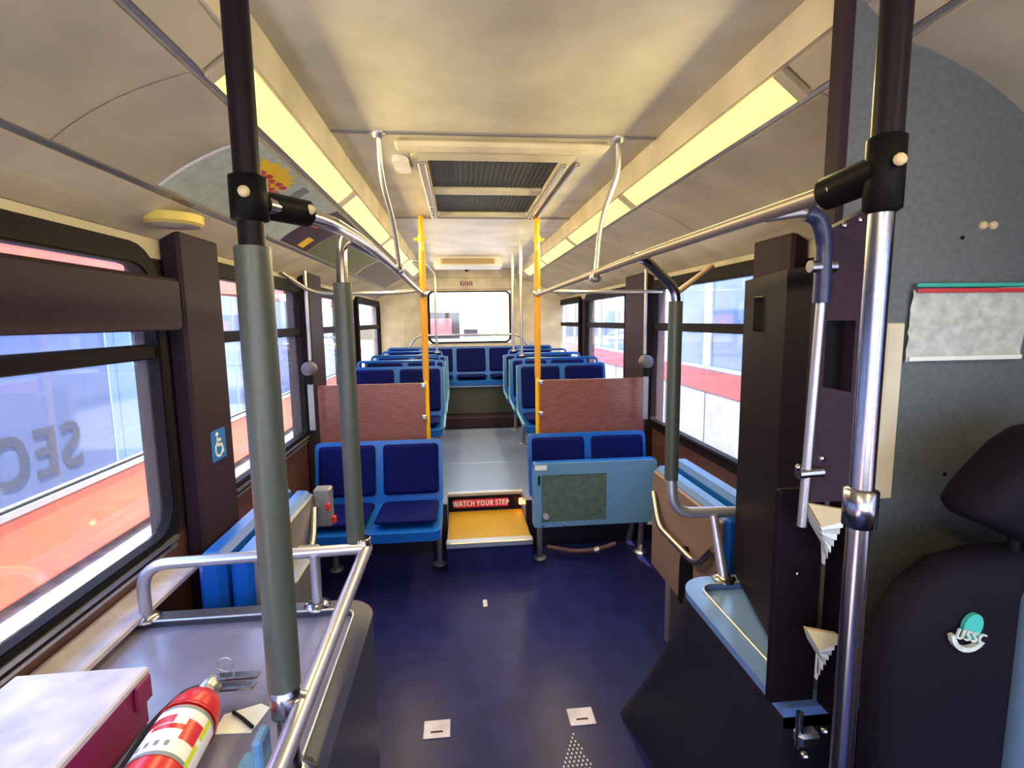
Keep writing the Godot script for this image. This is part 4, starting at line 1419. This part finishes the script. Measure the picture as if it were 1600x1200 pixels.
# ------------------------------------------------------------------ loose things
func small_things() -> void:
	var st := new_st()
	# maroon box
	var b := thing("maroon_box", "maroon box with a pale lid on the left wheel housing", "box")
	b2(st, -0.955, -0.700, 0.735, 0.845, -0.35, -1.105, 0.004)
	obj("body", st, M.maroon, b)
	st = new_st()
	b2(st, -0.962, -0.694, 0.845, 0.862, -0.34, -1.112, 0.004)
	obj("lid", st, M.lilac_white, b)
	st = new_st()
	b2(st, -0.700, -0.692, 0.79, 0.846, -1.06, -1.112, 0.003)
	obj("corner_tab", st, M.maroon, b)
	# fire extinguisher lying along the housing
	var e := thing("fire_extinguisher", "red fire extinguisher lying on the left wheel housing", "extinguisher", Vector3(-0.566, 0.791, -0.90))
	var ax := Transform3D(Basis(Vector3.RIGHT, -PI / 2), Vector3.ZERO)   # local y -> -z
	ax = Transform3D(Basis(Vector3.UP, 0.06), Vector3.ZERO) * ax
	st = new_st()
	lathe(st, [Vector2(0, -0.20), Vector2(0.045, -0.195), Vector2(0.054, -0.18), Vector2(0.055, 0.12), Vector2(0.052, 0.145), Vector2(0.043, 0.168), Vector2(0.028, 0.183), Vector2(0.016, 0.19), Vector2(0.016, 0.205)], ax, 36)
	obj("cylinder", st, M.red, e)
	st = new_st()
	sleeve(st, ax, 0.0556, -0.02, 0.10, -200, 20)
	obj("label_wrap", st, M.white_print, e)
	st = new_st()
	sleeve(st, ax, 0.0560, 0.055, 0.075, -170, -85)
	sleeve(st, ax, 0.0560, 0.02, 0.068, -60, -25)
	sleeve(st, ax, 0.0560, 0.04, 0.052, -120, -60)
	obj("red_print", st, M.red, e)
	st = new_st()
	sleeve(st, ax, 0.0560, 0.045, 0.092, -24, -14)
	sleeve(st, ax, 0.0560, -0.018, 0.03, -24, -14)
	obj("lime_print", st, M.lime, e)
	st = new_st()
	sleeve(st, ax, 0.0560, 0.092, 0.099, -120, 10)
	sleeve(st, ax, 0.0560, -0.02, -0.012, -140, 10)
	for k in 5: sleeve(st, ax, 0.0560, 0.0, 0.012, -150 + k * 18, -142 + k * 18)
	obj("grey_print", st, M.grey_print, e)
	st = new_st()
	lathe(st, [Vector2(0.018, 0.20), Vector2(0.022, 0.203), Vector2(0.022, 0.235), Vector2(0.016, 0.24), Vector2(0, 0.24)], ax, 18)
	obj("valve", st, M.aluminium, e)
	st = new_st()
	var v := ax * Vector3(0, 0.225, 0)
	box(st, v + Vector3(0.055, 0.012, -0.012), Vector3(0.095, 0.010, 0.022), 0.003)
	box(st, v + Vector3(0.05, -0.012, -0.012), Vector3(0.085, 0.012, 0.026), 0.004)
	obj("handle", st, M.chrome, e)
	st = new_st()
	var loop := []
	for k in 17: loop.append(v + Vector3(0.022 + cos(TAU * k / 16) * 0.017, 0.03 + sin(TAU * k / 16) * 0.017, -0.03))
	tube(st, loop, 0.0015, 6)
	obj("pull_ring", st, M.aluminium, e)
	st = new_st()
	tube(st, fillet([v + Vector3(-0.01, 0, 0), v + Vector3(-0.045, 0.0, 0.01), ax * Vector3(-0.065, 0.12, 0.012), ax * Vector3(-0.066, -0.1, 0.0), ax * Vector3(-0.063, -0.22, 0.0)], 0.05), 0.0075, 10)
	obj("hose", st, M.rubber, e)
	st = new_st()
	lathe(st, [Vector2(0.0585, 0.104), Vector2(0.0585, 0.112), Vector2(0.0555, 0.113)], ax, 30)
	obj("band", st, M.red, e)
	# paper tag by the valve
	var tg := thing("paper_tag", "white paper tag lying beside the fire extinguisher's handle", "tag", Vector3(-0.495, 0.7335, -1.085))
	st = new_st()
	extrude(st, PackedVector2Array([Vector2(-0.05, -0.035), Vector2(0.03, -0.04), Vector2(0.045, 0.03), Vector2(0.02, 0.045), Vector2(-0.05, 0.02)]), Transform3D(Basis(Vector3.RIGHT, Vector3.FORWARD, Vector3.UP), Vector3.ZERO), 0.0, 0.002)
	obj("card", st, M.paper, tg)
	st = new_st()
	tube(st, [Vector3(-0.03, 0.006, -0.02), Vector3(0.0, 0.008, 0.005), Vector3(0.03, 0.006, 0.03)], 0.004, 6)
	obj("strap", st, M.rubber, tg)
	# pale bracket by the near pole
	var br := thing("pole_bracket", "pale blue-grey bracket on the left wheel housing at the foot of the near pole", "bracket", Vector3(-0.43, 0.733, -0.94))
	st = new_st()
	extrude(st, PackedVector2Array([Vector2(-0.03, -0.09), Vector2(0.02, -0.09), Vector2(0.03, 0.0), Vector2(0.012, 0.05), Vector2(-0.02, 0.04)]), Transform3D(Basis(Vector3.RIGHT, Vector3.FORWARD, Vector3.UP), Vector3.ZERO), 0.0, 0.012)
	obj("plate", st, M.blue_grey, br)
	st = new_st()
	box(st, Vector3(0.025, 0.04, -0.01), Vector3(0.02, 0.075, 0.05), 0.005)
	obj("upright", st, M.blue_grey, br)
	# pale square plates in the floor
	var k := 0
	for a in [[-0.129, -1.863, "left"], [0.451, -1.861, "right"]]:
		var pl := thing("floor_plate", "small pale square anchor plate in the floor, %s of the aisle centre" % a[2], "plate", Vector3(a[0], 0, a[1]), "wheelchair anchor plates")
		st = new_st()
		b2(st, -0.052, 0.052, 0.0, 0.004, -0.045, 0.045, 0.0015)
		obj("plate", st, M.lilac_white, pl)
		st = new_st()
		b2(st, -0.024, 0.024, 0.0035, 0.0045, 0.012, 0.020)
		obj("slot", st, M.black, pl)
		k += 1
	st = new_st()
	b2(st, -0.012, 0.012, 0.0, 0.003, -0.035, 0.035, 0.001)
	var tgf := obj("floor_scrap", st, M.lilac_white)
	tgf.position = Vector3(0.105, 0, -2.75)
	tag(tgf, "tiny pale scrap on the dark floor in the aisle", "scrap")
	# triangle of pale diamonds on the floor
	var fp := thing("floor_diamonds", "triangle of small pale diamonds on the floor below the right anchor plate", "marking", Vector3(0.36, 0.0015, -1.55))
	st = new_st()
	for j in 16:
		for i in 14:
			var x := -0.10 + 0.0165 * i + (0.008 if j % 2 else 0.0)
			var z := -0.245 + 0.0175 * j
			var w := 0.45 * (z + 0.25)
			if x > 0.045 - w and x < 0.035 + 0.25 * (z + 0.25):
				poly(st, [Vector3(x - 0.004, 0, z), Vector3(x, 0, z - 0.0065), Vector3(x + 0.004, 0, z), Vector3(x, 0, z + 0.0065)], Vector3.UP)
	var mk := obj("diamond_pattern", st, M.lilac_white, fp)
	mk.set_meta("kind", "stuff")

func sleeve(st: SurfaceTool, ax: Transform3D, r: float, y0: float, y1: float, a0: float, a1: float) -> void:   # patch on a cylinder, angles in degrees: 0 = +x, -90 = up
	var n := maxi(2, int((a1 - a0) / 8.0))
	for i in n:
		var q := []
		for e in [[i, y0], [i + 1, y0], [i + 1, y1], [i, y1]]:
			var a := deg_to_rad(lerpf(a0, a1, float(e[0]) / n))
			q.append(ax * Vector3(cos(a) * r, e[1], -sin(a) * r))
		var am := deg_to_rad(lerpf(a0, a1, (i + 0.5) / n))
		poly(st, q, ax.basis * Vector3(cos(am), 0, -sin(am)), 1)

# ------------------------------------------------------------------ outside
func outside() -> void:
	var st := new_st()
	b2(st, -60, 60, -0.5, -0.38, 40, -60)
	tag(obj("ground", st, M.asphalt), "pale sunlit pavement of the bus yard outside the windows", "ground", "", "structure")
	# orange bus on the left
	var o := thing("orange_bus", "orange bus parked outside the left windows", "bus")
	st = new_st()
	b2(st, -3.1, -5.4, -0.30, 0.30, 3.0, -16.0, 0.03)
	obj("lower_body", st, M.orange_body, o)
	st = new_st()
	b2(st, -3.1, -5.4, 1.98, 2.62, 3.0, -16.0, 0.06)
	obj("roof_band", st, M.orange_body, o)
	for a in [[0.29, 0.345], [0.365, 0.385]]:
		st = new_st()
		b2(st, -3.085, -3.2, a[0], a[1], 3.0, -16.0, 0.006)
		obj("sill_band", st, M.aluminium, o)
	st = new_st()
	b2(st, -3.2, -5.3, 0.3, 2.0, 3.0, -16.0)
	obj("cabin_core", st, M.white_body, o)
	var zs := [3.0, 0.4, -2.2, -4.9, -7.5, -10.1, -12.7, -16.0]
	for i in zs.size() - 1:
		st = new_st()
		b2(st, -3.11, -3.15, 0.385, 1.98, zs[i] - 0.05, zs[i + 1] + 0.05, 0.004)
		obj("side_window", st, M.bus_glass if i % 2 == 0 else M.bus_glass_light, o)
		st = new_st()
		b2(st, -3.10, -3.16, 0.385, 1.98, zs[i] + 0.05, zs[i] - 0.05, 0.004)
		obj("window_post", st, M.bus_glass_light, o)
	st = new_st()
	b2(st, -3.3, -5.2, -0.36, -0.26, 3.0, -16.0)
	obj("underframe", st, M.rubber, o)
	for z in [-0.6, -11.0]:
		st = new_st()
		lathe(st, [Vector2(0, 0.13), Vector2(0.3, 0.13), Vector2(0.42, 0.10), Vector2(0.44, 0.0), Vector2(0.42, -0.1), Vector2(0, -0.1)], Transform3D(Basis(Vector3.BACK, -PI / 2), Vector3(-3.22, 0.06, z)), 28, false)
		obj("wheel", st, M.rubber, o)
	# lettering reflected in its windows reads backwards
	var lt := Transform3D(Basis(Vector3(0, 0, 1), Vector3.UP, Vector3.RIGHT), Vector3(-3.105, 0.66, -4.05))
	text("mirrored_lettering", "SEC", 0.36, M.letter_blue, lt, o, "Droid Sans", 0.95)
	# white bus with a red stripe on the right
	var w := thing("white_bus", "white bus with a pink-red stripe parked outside the right windows", "bus")
	st = new_st()
	b2(st, 3.2, 5.6, -0.25, 0.645, 3.0, -16.0, 0.03)
	obj("lower_body", st, M.white_body, w)
	st = new_st()
	b2(st, 3.19, 5.6, 0.645, 0.93, 3.0, -16.0, 0.006)
	obj("stripe", st, M.pink_red, w)
	st = new_st()
	b2(st, 3.19, 5.6, 0.93, 0.985, 3.0, -16.0, 0.01)
	obj("sill_band", st, M.white_body, w)
	st = new_st()
	b2(st, 3.2, 5.6, 2.28, 2.75, 3.0, -16.0, 0.06)
	obj("roof_band", st, M.white_body, w)
	st = new_st()
	b2(st, 3.3, 5.5, 0.98, 2.3, 3.0, -16.0)
	obj("cabin_core", st, M.white_body, w)
	var z := 2.6
	while z > -16.0:
		st = new_st()
		b2(st, 3.22, 3.25, 0.985, 2.28, z, z - 1.1, 0.004)
		obj("side_window", st, M.bus_glass_light, w)
		st = new_st()
		b2(st, 3.2, 3.26, 0.985, 2.28, z - 1.1, z - 1.3, 0.004)
		obj("window_post", st, M.white_body, w)
		st = new_st()
		b2(st, 3.192, 3.21, -0.2, 0.64, z - 1.19, z - 1.21)
		obj("panel_seam", st, M.grey_steel, w)
		z -= 1.3
	st = new_st()
	b2(st, 3.4, 5.4, -0.36, -0.22, 3.0, -16.0)
	obj("underframe", st, M.rubber, w)
	for zz in [-1.0, -11.5]:
		st = new_st()
		lathe(st, [Vector2(0, 0.13), Vector2(0.3, 0.13), Vector2(0.42, 0.10), Vector2(0.44, 0.0), Vector2(0.42, -0.1), Vector2(0, -0.1)], Transform3D(Basis(Vector3.BACK, PI / 2), Vector3(3.32, 0.06, zz)), 28, false)
		obj("wheel", st, M.rubber, w)
	# vehicle behind the rear window
	var v := thing("parked_van", "white van with a brick-red panel behind the rear window", "van", Vector3(0, -0.38, -13.0))
	st = new_st()
	b2(st, -1.6, 1.5, 0.35, 3.2, -4.0, 0.0, 0.12)
	obj("body", st, M.white_body, v)
	st = new_st()
	b2(st, -1.35, 0.0, 1.55, 2.2, -0.02, 0.02, 0.01)
	obj("windscreen", st, M.frame, v)
	st = new_st()
	b2(st, -0.75, -0.2, 1.62, 2.05, 0.02, 0.04, 0.006)
	obj("red_panel", st, M.print_red, v)
	st = new_st()
	b2(st, -1.5, 0.2, 1.0, 1.4, -0.01, 0.03, 0.01)
	obj("grille", st, M.panel_tan, v)
	st = new_st()
	b2(st, 0.1, 0.45, 1.62, 1.78, 0.0, 0.03, 0.006)
	obj("vent", st, M.frame, v)
	for x in [-1.2, 1.1]:
		st = new_st()
		lathe(st, [Vector2(0, 0.12), Vector2(0.25, 0.12), Vector2(0.36, 0.09), Vector2(0.37, 0.0), Vector2(0.36, -0.1), Vector2(0, -0.1)], Transform3D(Basis(Vector3.BACK, PI / 2), Vector3(x, 0.37, -0.7)), 24, false)
		obj("wheel", st, M.rubber, v)
